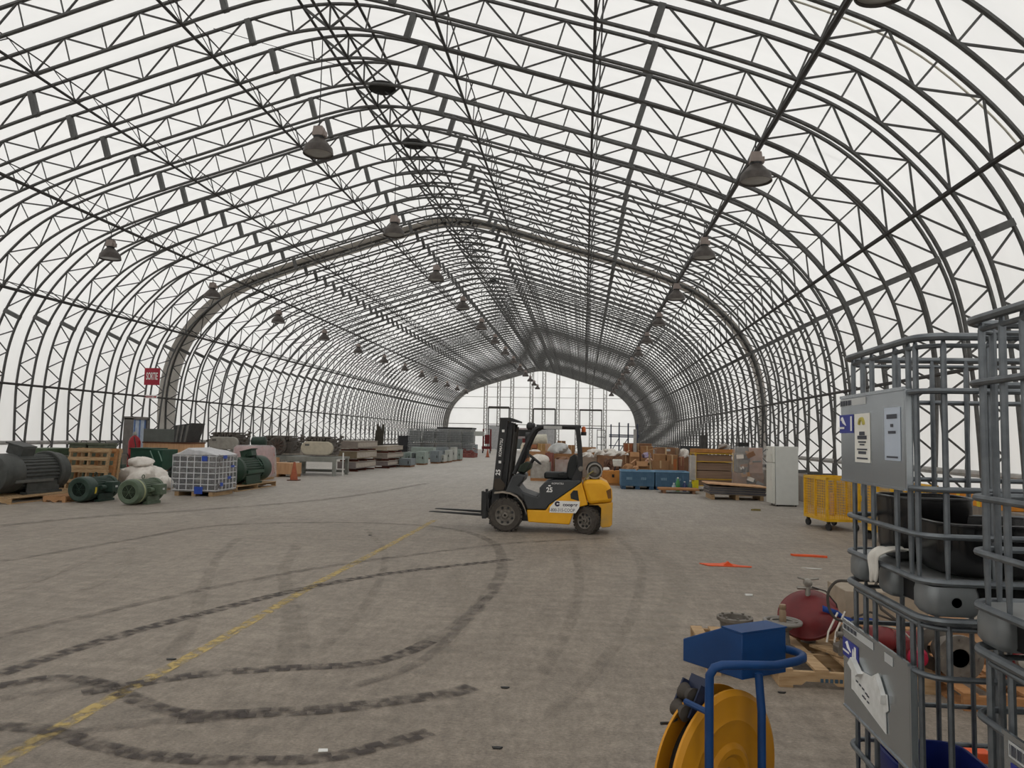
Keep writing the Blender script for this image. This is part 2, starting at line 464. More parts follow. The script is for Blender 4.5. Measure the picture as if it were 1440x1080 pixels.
def strip(name, pix, width, m, z=.003, per=8):
    pts = smooth_path([at(*p).xy[:] for p in pix], per)
    me = bpy.data.meshes.new(name); vs = []; fs = []; uv = []; d = 0
    for i, p in enumerate(pts):
        t = (pts[min(i+1, len(pts)-1)] - pts[max(i-1, 0)]).normalized(); n = Vector((-t.y, t.x, 0))
        if i: d += (p-pts[i-1]).length
        vs += [(p-n*width/2)+Vector((0,0,z)), (p+n*width/2)+Vector((0,0,z))]; uv += [(d, 0), (d, 1)]
        if i: fs.append((2*i-2, 2*i-1, 2*i+1, 2*i))
    me.from_pydata([v[:] for v in vs], [], fs); lay = me.uv_layers.new(name='UVMap')
    for lp in me.loops: lay.data[lp.index].uv = uv[lp.vertex_index]
    me.materials.append(m); o = bpy.data.objects.new(name, me); COL.objects.link(o); o['kind'] = 'structure'; return o
YL = worn('worn_yellow_paint', (190,166,104), .36, .6, 11, amount=.8)
strip('floor_marking', [(-60,1105),(0,1072),(150,986),(300,905),(450,818),(560,760),(612,731)], .14, YL, .0025)
TM = worn('black_tyre_rubber_mark', (64,56,52), .3, .62, 6, True, .85)
TF = worn('faint_tyre_mark', (84,76,70), .3, .7, 5, False, .42)
TV = worn('very_faint_tyre_mark', (88,80,73), .35, .75, 5, False, .28)
TL = worn('pale_tyre_dust_mark', (158,148,136), .35, .75, 5, False, .4)
strip('tyre_mark', [(-40,960),(0,948),(100,915),(200,885),(300,859),(400,834),(500,814),(600,800),(720,787)], .19, TM, .004)
strip('tyre_mark', [(-40,905),(0,895),(150,860),(280,831),(400,807),(500,791),(625,775),(720,764),(850,757)], .17, TF, .0045)
strip('tyre_mark', [(115,975),(225,957),(300,947),(400,940),(500,935),(560,922),(605,902)], .17, TM, .005)
strip('tyre_mark', [(575,917),(650,875),(695,825),(706,795),(695,765),(650,747),(575,738),(450,735),(300,740),(150,765),(0,790)], .19, TF, .0055)
strip('tyre_mark', [(-30,1027),(0,1023),(50,1025),(90,1034),(150,1052),(225,1065),(350,1071),(450,1067),(525,1052),(605,1030)], .15, TM, .006)
strip('tyre_mark', [(-30,970),(0,965),(75,954),(135,960),(175,977),(225,997),(275,1005),(350,1004)], .16, TM, .0065)
strip('tyre_mark', [(250,1013),(350,1004),(450,999),(550,987),(625,977),(665,967)], .19, TM, .007)
strip('tyre_mark', [(-30,1068),(0,1058),(100,1032),(250,1013)], .14, TF, .0075)
strip('tyre_mark', [(0,984),(115,965),(165,962)], .13, TF, .008)
strip('tyre_mark', [(500,965),(575,940),(625,905),(665,860),(700,830)], .12, TF, .0085)
strip('tyre_mark', [(400,935),(407,890),(407,850),(400,800),(420,765)], .2, TV, .009)
strip('tyre_mark', [(428,930),(428,890),(422,850)], .1, TV, .0095)
strip('tyre_mark', [(230,930),(270,880),(285,830),(310,780),(340,755)], .16, TV, .0098)
strip('tyre_mark', [(515,745),(540,775),(535,815),(500,870),(450,915)], .12, TV, .0102)
strip('tyre_mark', [(640,800),(655,840),(640,900),(590,960)], .14, TL, .0105)
strip('tyre_mark', [(905,770),(945,800),(945,850),(915,910)], .35, TL, .0108)
strip('tyre_mark', [(805,765),(815,815),(800,880),(760,950)], .14, TV, .0112)
strip('tyre_mark', [(870,757),(900,790),(895,850),(850,930),(770,1010)], .14, TV, .0116)
strip('tyre_mark', [(0,740),(120,728),(300,716),(480,700),(600,680)], .3, TF, .012)
strip('tyre_mark', [(20,830),(120,790),(180,770),(170,800),(120,830)], .16, TL, .0125)

# ---------------------------------------------------------------- daylight: bright overcast sky outside the skin
w = bpy.data.worlds.new('overcast_sky'); SC.world = w; w.use_nodes = True
bg = w.node_tree.nodes['Background']; bg.inputs[0].default_value = (1.0, .99, .975, 1); bg.inputs[1].default_value = 1.62
# ================================================================ things: materials
BLK = mat('black_painted_steel', (40,40,41), rough=.5, var=.2, scale=8)
BLK2 = mat('charcoal_bodywork', (58,60,62), rough=.45, var=.12, scale=5)
RUB = mat('dusty_rubber', (70,65,60), rough=.85, var=.25, scale=14, bump=.2)
YEL = mat('yellow_machine_paint', (222,158,22), rough=.4, rgb2=(236,174,34), scale=3)
YELD = mat('dusty_yellow_paint', (176,140,70), rough=.6, rgb2=(216,158,40), scale=4)
RIM = mat('dusty_grey_rim', (116,110,102), rough=.7, var=.2, scale=20)
WHITE = mat('white_decal', (232,231,228), rough=.5, var=.03)
INK = mat('dark_ink', (52,46,66), rough=.6, var=.03)
GREYM = mat('grey_machine_paint', (128,127,124), rough=.5, var=.12)
VINYL = mat('black_vinyl', (34,36,36), rough=.5, var=.15, bump=.1)
GALV = mat('galvanised_tube', (122,127,131), rough=.42, metal=.65, rgb2=(92,97,102), scale=12)
SHEET = mat('bright_steel_sheet', (176,182,186), rough=.24, metal=.82, rgb2=(162,168,173), scale=3)
CARD = mat('cardboard', (172,130,92), rough=.9, rgb2=(146,108,74), scale=3)
CARD2 = mat('light_cardboard', (182,140,102), rough=.9, rgb2=(160,120,84), scale=3)
CARD3 = mat('dark_cardboard', (146,110,84), rough=.9, rgb2=(124,92,70), scale=3)
TAPE = mat('packing_tape', (196,168,128), rough=.5)
WOOD = mat('pallet_wood', (186,158,122), rough=.85, rgb2=(150,120,86), scale=5, stretch=(1,6,6), bump=.15)
WOODO = mat('orange_pallet_wood', (176,128,84), rough=.85, rgb2=(146,102,64), scale=5, stretch=(1,6,6))
PLY = mat('plywood', (206,166,128), rough=.8, rgb2=(184,142,104), scale=4, stretch=(3,3,.4))
BAGW = mat('white_bag_plastic', (236,231,224), rough=.6, rgb2=(210,203,194), scale=6, bump=.3)
FILM = mat('clear_stretch_film', (214,216,218), rough=.25, alpha=.42, spec=.7, var=.1, scale=7, bump=.5)
GRNM = mat('dark_green_motor_paint', (44,62,54), rough=.45, var=.2, scale=8)
OLIV = mat('olive_green_motor_paint', (84,98,80), rough=.5, var=.15, scale=8)
DGREY = mat('dark_grey_motor_paint', (68,70,68), rough=.55, var=.2, scale=7)
REDP = mat('red_valve_paint', (112,26,28), rough=.42, rgb2=(86,20,23), scale=6)
ORG = mat('orange_plastic', (226,92,40), rough=.55, rgb2=(206,80,38), scale=8)

# ================================================================ forklift
FKX, FKZ = 566.0, .0137
def fk(p): return ((p[0]/5.143-110)*FKZ, (750-570-p[1]/5.143)*FKZ)
fl = thing('forklift', 'yellow and black forklift truck standing alone mid floor, forks to the left', 'forklift', (-1.49, 15.0, 0))
def fprism(name, pix, y0, y1, m, parent=fl, bevel=.012): return MB().prism([fk(p) for p in pix], y0, y1).build(name, m, parent, bevel=bevel)
body = fprism('hood', [(812,668),(812,600),(850,560),(900,545),(1100,538),(1120,548),(885,722),(862,756),(725,756),(700,690),(690,640),(805,672)], -.53, .53, BLK2, bevel=.03)
cowl = fprism('front_cowl', [(560,640),(580,590),(610,520),(650,500),(705,515),(690,560),(655,590),(690,632),(800,668),(806,700),(700,700),(650,660)], -.5, .5, BLK2, bevel=.03)
fprism('chassis', [(600,700),(705,700),(725,756),(740,850),(690,850),(600,760)], -.36, .36, BLK)
frm = fprism('side_frame', [(722,762),(862,762),(888,722),(1120,552),(1160,690),(1165,715),(1100,732),(1068,765),(1035,860),(735,850)], -.525, .525, YEL, bevel=.02)
cw = fprism('counterweight', [(1122,549),(1160,532),(1265,530),(1312,555),(1338,600),(1345,690),(1170,712)], -.55, .55, YEL, bevel=.07)
fprism('counterweight_skirt', [(1170,714),(1345,692),(1341,850),(1325,866),(1270,874),(1258,860),(1262,735),(1240,715)], -.53, .53, YELD, bevel=.04)
fprism('rear_axle_housing', [(1090,720),(1262,720),(1262,840),(1230,860),(1130,800)], -.3, .3, BLK)
MB().prism([fk(p) for p in [(1038,640),(1060,612),(1090,612),(1102,688),(1042,672)]], -.53, -.5).build('side_vent', BLK, fl)
MB().prism([fk(p) for p in [(1296,608),(1330,590),(1334,660),(1310,664)]], -.556, -.5).build('tail_light_recess', mat('recess_brown', (110,72,26), rough=.6), fl)
# fender lip over the front wheel
b = MB(); pts = [(482,640),(540,632),(600,640),(650,662),(685,700),(708,745),(722,790)]
for p, q in zip(pts[:-1], pts[1:]):
    a, c = fk(p), fk(q); b.poly([(a[0],-.57,a[1]),(c[0],-.57,c[1]),(c[0],-.3,c[1]),(a[0],-.3,a[1])])
    b.poly([(a[0],-.57,a[1]),(c[0],-.57,c[1]),(c[0],-.57,c[1]-.03),(a[0],-.57,a[1]-.03)])
b.build('fender', mat('pale_fender_lip', (150,140,128), rough=.6), fl)
# wheels
def wheel(r, wd, x, y, rz, side):
    w = MB().lathe([(r*.62,-wd/2),(r*.9,-wd/2),(r*.98,-wd*.36),(r,-wd*.2),(r,wd*.2),(r*.98,wd*.36),(r*.9,wd/2),(r*.62,wd/2)], axis=(0,1,0), n=40, caps=False)
    for k in range(26):
        a = 2*PI*k/26
        for s in (-1, 1): w.box((math.cos(a+s*.06)*r*.985, s*wd*.25, math.sin(a+s*.06)*r*.985), (.05, wd*.42, .028), ry=-(a-PI/2))
    o = w.build('wheel', RUB, fl); o.location = (x, y, r); o.rotation_euler = (0, 0, rz)
    m = MB().lathe([(r*.63,-wd*.42),(r*.6,-wd*.5),(r*.56,-wd*.44),(r*.42,-wd*.3),(r*.2,-wd*.3),(r*.17,-wd*.52),(.02,-wd*.54)] if side < 0 else [(r*.63,wd*.42),(r*.6,wd*.5),(r*.42,wd*.3),(r*.17,wd*.52),(.02,wd*.54)], axis=(0,1,0), n=32, caps=False)
    for k in range(8):
        a = 2*PI*k/8; m.cyl((math.cos(a)*r*.31, -wd*.3, math.sin(a)*r*.31), (math.cos(a)*r*.31, -wd*.42, math.sin(a)*r*.31), .022, n=8)
    m.build('rim', RIM, o)
    d = MB()
    for k in range(8):
        a = 2*PI*(k+.5)/8; d.cyl((math.cos(a)*r*.46, -wd*.315, math.sin(a)*r*.46), (math.cos(a)*r*.46, -wd*.42, math.sin(a)*r*.46), .026, n=10)
    d.build('rim_hole', BLK, o)
wheel(.325, .22, 0, -.46, 0, -1); wheel(.325, .22, 0, .46, 0, 1)
wheel(.262, .19, 1.585, -.42, math.radians(-34), -1); wheel(.262, .19, 1.585, .42, math.radians(-34), 1)
# mast: outer channels, inner channels, cross members, cylinders, hoses
def sl(z, off=0): return -.345 + off + z*.088
for s in (-1, 1):
    y = s*.36
    b = MB(); z0, z1 = .12, 2.2
    b.prism([(sl(z0), z0), (sl(z0, .155), z0), (sl(z1, .155), z1), (sl(z1), z1)], y-.035, y+.035)
    b.build('mast_channel', BLK, fl, bevel=.006)
    b = MB(); b.prism([(sl(.35,.17), .35), (sl(.35,.26), .35), (sl(2.13,.26), 2.13), (sl(2.13,.17), 2.13)], y*.8-.03, y*.8+.03)
    b.build('inner_mast_channel', BLK, fl, bevel=.005)
    b = MB(); b.cyl((sl(.4,.3), y*.8, .4), (sl(1.95,.3), y*.8, 1.95), .035, n=12); b.cyl((sl(1.1,.3), y*.8, 1.1), (sl(2.1,.28), y*.8, 2.1), .022, n=10)
    b.build('lift_cylinder', mat('oily_steel', (64,62,60), rough=.4, metal=.5), fl)
for z, h in ((2.12,.12),(1.35,.07),(.5,.12)):
    MB().box((sl(z,.1), 0, z), (.09, .72, h)).build('mast_cross_member', BLK, fl)
MB().prism([(sl(2.2)-.01,2.19),(sl(2.2)-.01,2.22),(sl(2.2,.2),2.225),(sl(2.2,.37),2.165),(sl(2.2,.37),2.13),(sl(2.2,.2),2.15)], -.42, .42).build('mast_top_plate', BLK, fl)
for y in (-.14, .1):
    b = MB(); b.tube([(sl(2.05,.33),y,2.05),(sl(1.5,.33),y,1.5),(sl(1.0,.31),y,1.0),(sl(.8,.36),y,.8),(sl(.72,.5),y,.72),(sl(.85,.56),y,.7)], .018, 8); b.build('hydraulic_hose', RUB, fl)
b = MB(); b.prism([fk(p) for p in [(470,600),(480,545),(520,540),(560,590),(545,625),(490,630)]], -.44, -.41); b.build('tilt_bracket', mat('grimy_steel', (66,58,50), rough=.8), fl)
b = MB(); b.cyl((-.14,-.3,.75),(.25,-.3,.92),.04,n=12); b.build('tilt_cylinder', BLK, fl)
# carriage and forks
b = MB()
for z in (.33, .68): b.box((-.385, 0, z), (.07, .98, .11))
for y in (-.42, -.15, .15, .42): b.box((-.36, y, .5), (.06, .07, .5))
b.box((-.42, -.49, .5), (.09, .02, .52)); b.build('carriage', BLK, fl, bevel=.006)
for y in (-.3, .3):
    b = MB(); b.prism([(-.5,.76),(-.455,.76),(-.455,.27),(-1.55,.325),(-1.55,.335),(-1.48,.34),(-.5,.318)], y-.055, y+.055); b.build('fork', BLK, fl, bevel=.004)
# overhead guard
for s in (-1, 1):
    y = s*.46
    pts = [fk(p) for p in [(622,505),(690,340),(738,225),(765,178),(800,158),(860,152),(1100,152)]]
    b = MB(); b.tube([(p[0], y, p[1]) for p in pts], .042, 10); b.build('guard_front_pillar', BLK, fl)
    b = MB(); b.prism([fk(p) for p in [(1060,145),(1100,142),(1118,300),(1125,420),(1120,548),(1040,548),(1088,440),(1085,330),(1070,180)]], y-.04, y+.04); b.build('guard_rear_pillar', BLK, fl, bevel=.01)
b = MB(); zt = fk((0,152))[1]
xa, xb = fk((790,0))[0], fk((1100,0))[0]
for k in range(8): b.bx(xa+(xb-xa)*k/7-.025, xa+(xb-xa)*k/7+.025, -.46, .46, zt-.005, zt+.035)
b.build('guard_roof', BLK, fl)
a = fk((835,158)); c = fk((970,158)); MB().bx(a[0], c[0], -.506, -.502, a[1]-.03, a[1]+.03).build('roof_decal', mat('pale_grey_decal', (168,168,166), rough=.6), fl)
for y in (-.4, .4):
    p = fk((728,152)); MB().lathe([(.03,-.06),(.075,-.03),(.08,.05),(.02,.07)], (p[0], y, p[1]), (1,0,0)).build('headlight', BLK, fl)
p = fk((1125,175)); b = MB().lathe([(.042,0),(.042,.07),(.03,.1),(.005,.11)], (p[0]+.01, -.3, p[1]-.03), n=16); b.build('beacon', mat('amber_lens', (198,92,30), rough=.3), fl)
MB().lathe([(.055,0),(.055,.07)], (p[0]+.01, -.3, p[1]-.1), n=16).build('beacon_base', BLK, fl)
# seat, controls
a = fk((850,540)); c = fk((1010,490)); MB().box(((a[0]+c[0])/2, 0, (a[1]+c[1])/2), (c[0]-a[0]+.06, .5, c[1]-a[1])).build('seat', VINYL, fl, bevel=.04)
MB().prism([fk(p) for p in [(1000,520),(1015,420),(1030,375),(1060,355),(1085,360),(1092,440),(1085,540),(1030,545)]], -.25, .25).build('seat_back', VINYL, fl, bevel=.04)
b = MB(); b.prism([fk(p) for p in [(945,490),(990,485),(1000,515),(950,515)]], -.3, -.24); b.build('armrest', VINYL, fl, bevel=.01)
b = MB(); b.prism([fk(p) for p in [(640,490),(660,440),(700,418),(745,425),(735,470),(690,505)]], -.28, .28); b.build('dashboard', mat('dark_green_dash', (52,62,50), rough=.6), fl, bevel=.03)
cst, dst = fk((700,470)), fk((757,395))
MB().cyl((cst[0], 0, cst[1]), (dst[0], 0, dst[1]), .035).build('steering_column', BLK, fl)
ax = Vector((dst[0]-cst[0], 0, dst[1]-cst[1])).normalized(); u = ax.orthogonal().normalized(); wv = ax.cross(u)
b = MB(); cc = Vector((dst[0], 0, dst[1])); b.tube([cc + (u*math.cos(t)+wv*math.sin(t))*.17 for t in [2*PI*i/28 for i in range(28)]], .016, 8, True)
for k in range(3): b.cyl(cc, cc+(u*math.cos(k*2.1)+wv*math.sin(k*2.1))*.165, .012, n=6)
b.build('steering_wheel', BLK, fl)
for k in range(3):
    b = MB(); b.tube([(dst[0]-.12, -.3+.04*k, dst[1]-.2), (dst[0]-.02, -.3+.04*k, dst[1]-.02)], .01, 6); b.lathe([(.005,-.02),(.022,0),(.005,.02)], (dst[0]-.02, -.3+.04*k, dst[1]-.01), n=10); b.build('lever', BLK, fl)
b = MB(); mp_ = fk((718,345)); b.tube([fkp for fkp in [(mp_[0]-.02, -.44, mp_[1]-.12), (mp_[0]+.02, -.44, mp_[1]+.1)]], .01, 6); b.box((mp_[0]+.02, -.44, mp_[1]-.02), (.02, .1, .17)); b.build('mirror', BLK, fl)
# gas bottle lying across the counterweight
g = fk((1213,470)); TANK = mat('dusty_gas_bottle', (132,128,122), rough=.5, metal=.3, var=.15)
t = MB().lathe([(.02,-.4),(.07,-.395),(.12,-.365),(.145,-.3),(.15,-.24),(.15,.24),(.145,.3),(.1,.37),(.03,.4)], (g[0], 0, g[1]), (0,1,0), n=32).build('gas_bottle', TANK, fl)
MB().lathe([(.125,-.44),(.15,-.44),(.15,-.3),(.125,-.3)], (g[0], 0, g[1]), (0,1,0), n=32, caps=False).build('collar', mat('pale_collar', (150,146,140), rough=.5), t)
MB().lathe([(.015,-.46),(.045,-.45),(.055,-.4)], (g[0], 0, g[1]), (0,1,0), n=16).build('valve', RIM, t)
b = MB()
for y in (-.18, .18): b.box((g[0], y, g[1]-.15), (.2, .06, .1)); b.tube([(g[0]+math.cos(q)*.156, y, g[1]+math.sin(q)*.156) for q in [PI*i/12 for i in range(13)]], .012, 5)
b.build('bottle_cradle', BLK, fl)
b = MB(); p = fk((1112,455)); b.lathe([(.05,-.5),(.05,-.505),(.035,-.51)], (p[0], 0, p[1]), (0,1,0), n=16); b.build('pillar_bolt', RIM, fl)
b = MB(); b.tube([(g[0]-.02,-.44,g[1]),(g[0]-.12,-.5,g[1]-.06),(g[0]-.17,-.5,g[1]-.15),(g[0]-.14,-.42,g[1]-.22)], .016, 6); b.build('gas_hose', mat('dirty_hose', (120,112,70), rough=.7), fl)
# decals and lettering
sg = MB().prism([fk(p) for p in [(930,690),(1108,690),(1104,735),(1078,776),(888,776),(892,735)]], -.532, -.529).build('decal', WHITE, fl)
def fl_text(name, body, z, px, size, m, y=-.534, sx=1.0, rot=0, bold=0):
    p = fk(px); return text_mesh(name, body, size, m, fl, (p[0], y, p[1]), (PI/2, rot, 0), .0008, sx=sx, bold=bold)
fl_text('lettering', '1-800-315-COOP', 0, (975,757), .088, INK, sx=.8)
fl_text('lettering', 'cooper', 0, (1038,717), .085, INK, sx=1.15, bold=.003)
p = fk((945,712)); lg = MB().prism([(p[0]+math.cos(t)*.052, p[1]+math.sin(t)*.05) for t in [2*PI*i/24 for i in range(24)]], -.536, -.532).build('logo', INK, fl)
MB().prism([(p[0]-.012,p[1]-.02),(p[0]+.022,p[1]-.006),(p[0]+.055,p[1]-.012),(p[0]+.055,p[1]+.012),(p[0]+.022,p[1]+.006),(p[0]-.012,p[1]+.02)], -.538, -.535).build('logo_notch', WHITE, lg)
fl_text('lettering', '25', 0, (886,614), .125, WHITE, y=-.531, bold=.004)
MB().box((fk((886,583))[0], -.531, fk((886,583))[1]), (.045,.003,.024)).build('small_decal', WHITE, fl)
fl_text('lettering', 'KOMATSU', 0, (945,566), .05, WHITE, y=-.531)
tl = math.atan(.088)
def mast_text(body, z, size, bold=0):
    x = sl(z, .075); o = text_mesh('mast_lettering', body, size, WHITE, fl, (x, -.3965, z), (PI/2, 0, 0), .0008, bold=bold)
    o.rotation_euler = (PI/2, -(PI/2 - tl), 0); return o
mast_text('KOMATSU', 1.63, .076, .001)
mast_text('25', 1.14, .12, .003)
for z in (1.345, 1.96): MB().box((sl(z,.085), -.3965, z), (.05,.002,.05)).build('mast_decal', WHITE, fl)
# ================================================================ tank cages on the right
def rrect(x0, x1, y0, y1, z, r=.1, n=5):
    out = []
    for cx, cy, a0 in ((x1-r,y1-r,0),(x0+r,y1-r,PI/2),(x0+r,y0+r,PI),(x1-r,y0+r,1.5*PI)):
        for i in range(n+1):
            a = a0+PI/2*i/n; out.append((cx+r*math.cos(a), cy+r*math.sin(a), z))
    return out
CWID, CDEP = 1.18, .93
FOOT = mat('grey_moulded_foot', (124,128,130), rough=.35, metal=.3, var=.12, scale=6)
DARKIN = mat('black_moulding', (22,22,23), rough=.45, var=.1)
LBLUE = mat('blue_label', (44,52,140), rough=.5, var=.06)
LGREY = mat('pale_grey_label', (190,192,192), rough=.5, var=.04)
PAPER = mat('white_paper', (226,226,224), rough=.8, rgb2=(206,206,202), scale=20)
INKS = mat('label_print', (74,76,84), rough=.7, var=.05)
def cage(label, y0, z0, plate, fitted=True):
    x0 = 1.385; t = thing('tank_cage', label, 'tank cage', (x0, y0, z0), 0, 'steel cages of tank containers stacked on the right')
    W_, D_ = CWID, CDEP
    for z, r, inn in ((1.14,.0165,0),(.915,.0125,.0),(.51,.0125,0),(.32,.0125,0),(.135,.0145,0)):
        MB().tube(rrect(inn, W_-inn, inn, D_-inn, z), r, 8, True).build('ring_tube', GALV, t)
    MB().tube(rrect(.02, W_-.02, .02, D_-.02, 1.105), .010, 8, True).build('ring_tube', GALV, t)
    spots = []
    for k, y in enumerate((.1,.17,.31,.58,.7,.83)): spots += [(.022, y), (W_-.022, y)]
    for k, x in enumerate((.1,.28,.45,.62,.8,.97,1.08)): spots += [(x, .022), (x, D_-.022)]
    up = None
    for x, y in spots:
        if up is None:
            up = MB().tube([(0,0,.12),(0,0,.3),(0,0,.34),(0,0,.5),(0,0,.53),(0,0,.9),(0,0,.94),(0,0,1.1),(0,0,1.135)], .0125, 7, rs=[.008,.0125,.0125,.0125,.0125,.0125,.0125,.0125,.007]).build('upright', GALV, t)
            up.location = (x, y, 0)
        else:
            c = up.copy(); COL.objects.link(c); c.parent = t; c.location = (x, y, 0)
    # base: pan on moulded feet
    b = MB(); 
    P0 = rrect(.03, W_-.03, .03, D_-.03, .118); P1 = rrect(.0, W_, .0, D_, .135); P2 = rrect(.05, W_-.05, .05, D_-.05, .145); P3 = rrect(.09, W_-.09, .09, D_-.09, .125)
    b.rings([[b.v(p) for p in P] for P in (P0, P1, P2, P3)], caps=True); b.build('base_pan', mat('steel_pan', (158,160,160), rough=.35, metal=.6, var=.1), t, angle=50)
    for x in (.02, W_/2-.1, W_-.22):
        for y in (.0, D_/2-.09, D_-.18):
            edge = (x != W_/2-.1) or (y != D_/2-.09)
            b = MB(); b.rings([[b.v(p) for p in rrect(x+k, x+.2-k, y+k, y+.18-k, z, .035, 3)] for z, k in ((.0,.012),(.02,0),(.085,0),(.118,.006))])
            f = b.build('foot', FOOT if edge else DARKIN, t, angle=50)
            if x == .02 and y == 0:
                MB().lathe([(.002,0),(.02,0)], (x+.1, y-.002, .06), (0,-1,0), n=16).build('stamp', mat('dark_stamp', (84,84,86), rough=.6), f)
    MB().box((W_/2, D_/2, .06), (W_-.14, D_-.14, .1)).build('pallet_core', DARKIN, t)
    if plate:
        ya, yb = plate; yc = (ya+yb)/2; L_ = yb-ya
        b = MB(); b.bx(-.018, -.014, ya, yb, .5, .93); b.bx(-.024, -.012, ya, yb, .925, .94); b.bx(-.024, -.012, ya, yb, .495, .505)
        b.bx(-.018, .01, ya-.012, ya+.002, .5, .93)
        return t, b.build('label_plate', SHEET, t)
    return t, None
def lab(parent, name, ya, yb, za, zb, m, off=.0205):
    b = MB(); b.bx(-off, -off+.0012, ya, yb, za, zb); return b.build(name, m, parent)
def ltext(parent, body, y, z, size, m, sx=1.0, bold=0):
    # read from the left side of the cage: text runs towards the near end
    return text_mesh('lettering', body, size, m, parent, (-.0222, y, z), (PI/2, 0, -PI/2), .0004, sx=sx, bold=bold)
PITCH = 1.158
YA_, YB_ = 3.19, 1.93
a1, pl1 = cage('lower steel tank cage of the farther stack, with a torn white paper on its plate', YA_, 0, (.12,.905))
a2, pl2 = cage('upper steel tank cage of the farther stack, with a shiny plate bearing three labels', YA_, PITCH, (.12,.905))
b1, pl3 = cage('lower steel tank cage of the nearest stack, partly cut by the right edge', YB_, 0, (.05,.68))
b2, _ = cage('upper steel tank cage of the nearest stack, without any plate, at the right edge', YB_, PITCH, None)
# labels, upper plate (far end of the plate is on the left in the photo)
s = lab(pl2, 'blue_sticker', .72, .92, .745, .84, LBLUE)
def swirl(parent, y, z, k):
    b = MB(); b.tube([(-.0225, y+.035*k, z+.012*k),(-.0225, y+.01*k, z+.022*k),(-.0225, y-.012*k, z),(-.0225, y-.04*k, z-.016*k)], .006*k, 6, rs=[.002*k,.008*k,.008*k,.002*k]); b.build('arrow_mark', WHITE, parent)
    MB().box((-.0222, y+.03*k, z-.028*k), (.0008, .09*k, .01*k)).build('print_line', WHITE, parent)
swirl(s, .86, .80, 1)
MB().box((-.0222, .745, .793), (.0008, .022, .075)).build('print_line', WHITE, s)
s = lab(pl2, 'white_sticker', .5, .7, .6, .84, mat('cream_label', (232,230,222), rough=.6, var=.03))
b = MB(); b.tube([(-.0222, .6+.03*math.cos(t), .785+.03*math.sin(t)) for t in [PI*i/10 for i in range(11)]], .009, 5); b.build('print_mark', mat('gold_print', (184,172,84), rough=.6), s)
for z, wd, h in ((.742,.07,.018),(.722,.12,.018),(.7,.1,.008),(.687,.06,.007),(.664,.13,.007),(.648,.1,.014),(.62,.14,.008)):
    MB().box((-.0222, .6, z), (.0008, wd, h)).build('print_line', INKS, s)
s = lab(pl2, 'pale_sticker', .16, .33, .62, .855, mat('bluish_label', (186,196,210), rough=.4, var=.04))
for z, wd, h in ((.815,.11,.02),(.775,.03,.014),(.745,.08,.012),(.635,.12,.008)):
    MB().box((-.0222, .245, z), (.0008, wd, h)).build('print_line', INKS, s)
s = lab(pl2, 'paper_strip', .55, .91, .885, .92, LGREY)
b = MB(); 
for k in range(14): b.box((-.0222, .9-.012*k, .9), (.0008, .003+.004*((k*7)%3), .026))
b.build('barcode', INKS, s)
# labels, lower plate
s = lab(pl1, 'blue_sticker', .69, .91, .755, .845, LBLUE); swirl(s, .83, .81, 1)
MB().box((-.0222, .73, .8), (.0008, .025, .07)).build('print_line', WHITE, s)
s = lab(pl1, 'paper_strip', .5, .91, .885, .92, LGREY)
b = MB()
for k in range(12): b.box((-.0222, .89-.016*k, .905), (.0008, .004+.005*((k*5)%3), .022))
b.build('barcode', INKS, s)
lab(pl1, 'small_sticker', .28, .37, .875, .915, LGREY)
tp = [(.78,.73),(.76,.82),(.70,.75),(.66,.745),(.52,.76),(.44,.80),(.38,.73),(.34,.735),(.33,.67),(.36,.65),(.355,.56),(.62,.60),(.75,.62),(.78,.62)]
b = MB(); b.prism([(y, z) for y, z in tp], -.0245, -.0205, 'yz'); tpo = b.build('torn_paper', PAPER, pl1)
MB().prism([(.76,.75),(.72,.79),(.62,.74),(.66,.715)], -.05, -.024, 'yz').build('curled_edge', PAPER, tpo); MB().prism([(.42,.80),(.35,.73),(.36,.69),(.46,.74)], -.045, -.024, 'yz').build('curled_edge', PAPER, tpo)
b = MB()
for y, z in ((.7,.68),(.66,.675),(.62,.67),(.58,.66),(.56,.655),(.62,.635),(.56,.628),(.6,.632)): b.box((-.0252, y, z), (.0008, .03, .009))
b.build('handwriting', INKS, tpo)
# labels, nearest lower plate
s = lab(pl3, 'paper_strip', .28, .65, .865, .915, LGREY)
b = MB()
for k in range(16): b.box((-.0222, .64-.011*k, .89), (.0008, .003+.004*((k*7)%3), .034))
b.build('barcode', INKS, s)
for z in (.9, .885, .872): MB().box((-.0222, .37, z), (.0008, .12, .006)).build('print_line', INKS, s)
s = lab(pl3, 'blue_sticker', .24, .64, .735, .85, LBLUE); swirl(s, .54, .795, 1.3)
for z in (.82, .8, .78): MB().box((-.0222, .36, z), (.0008, .13, .008)).build('print_line', WHITE, s)
lab(pl3, 'small_sticker', .5, .62, .65, .72, LGREY)
# what is inside the cages
BP = mat('black_bottle_plastic', (20,20,21), rough=.22, var=.1, spec=.6)
def tub(label, loc, w, d, h, m=BP, rz=0, cat='tub', name='cut_plastic_tub', group=None):
    t = thing(name, label, cat, loc, rz, group); n = 5
    prof = ((.0,.86,.0),(.015,.92,0),(.06,1,0),(h,1.04,0),(h,.99,0),(.03,.92,0))
    b = MB(); b.rings([[b.v(p) for p in rrect(-w/2*k, w/2*k, -d/2*k, d/2*k, z, min(w,d)*.28, n)] for z, k, _ in prof]); b.build('tub_body', m, t, angle=60)
    b = MB(); b.tube(rrect(-w/2*1.03, w/2*1.03, -d/2*1.03, d/2*1.03, h, min(w,d)*.28, n), .008, 6, True); b.build('rim', m, t)
    return t
zt_ = PITCH+.135
tub('small black cut plastic tub standing at the far end of the upper cage', (1.385+.30, YA_+.70, zt_), .36, .34, .30)
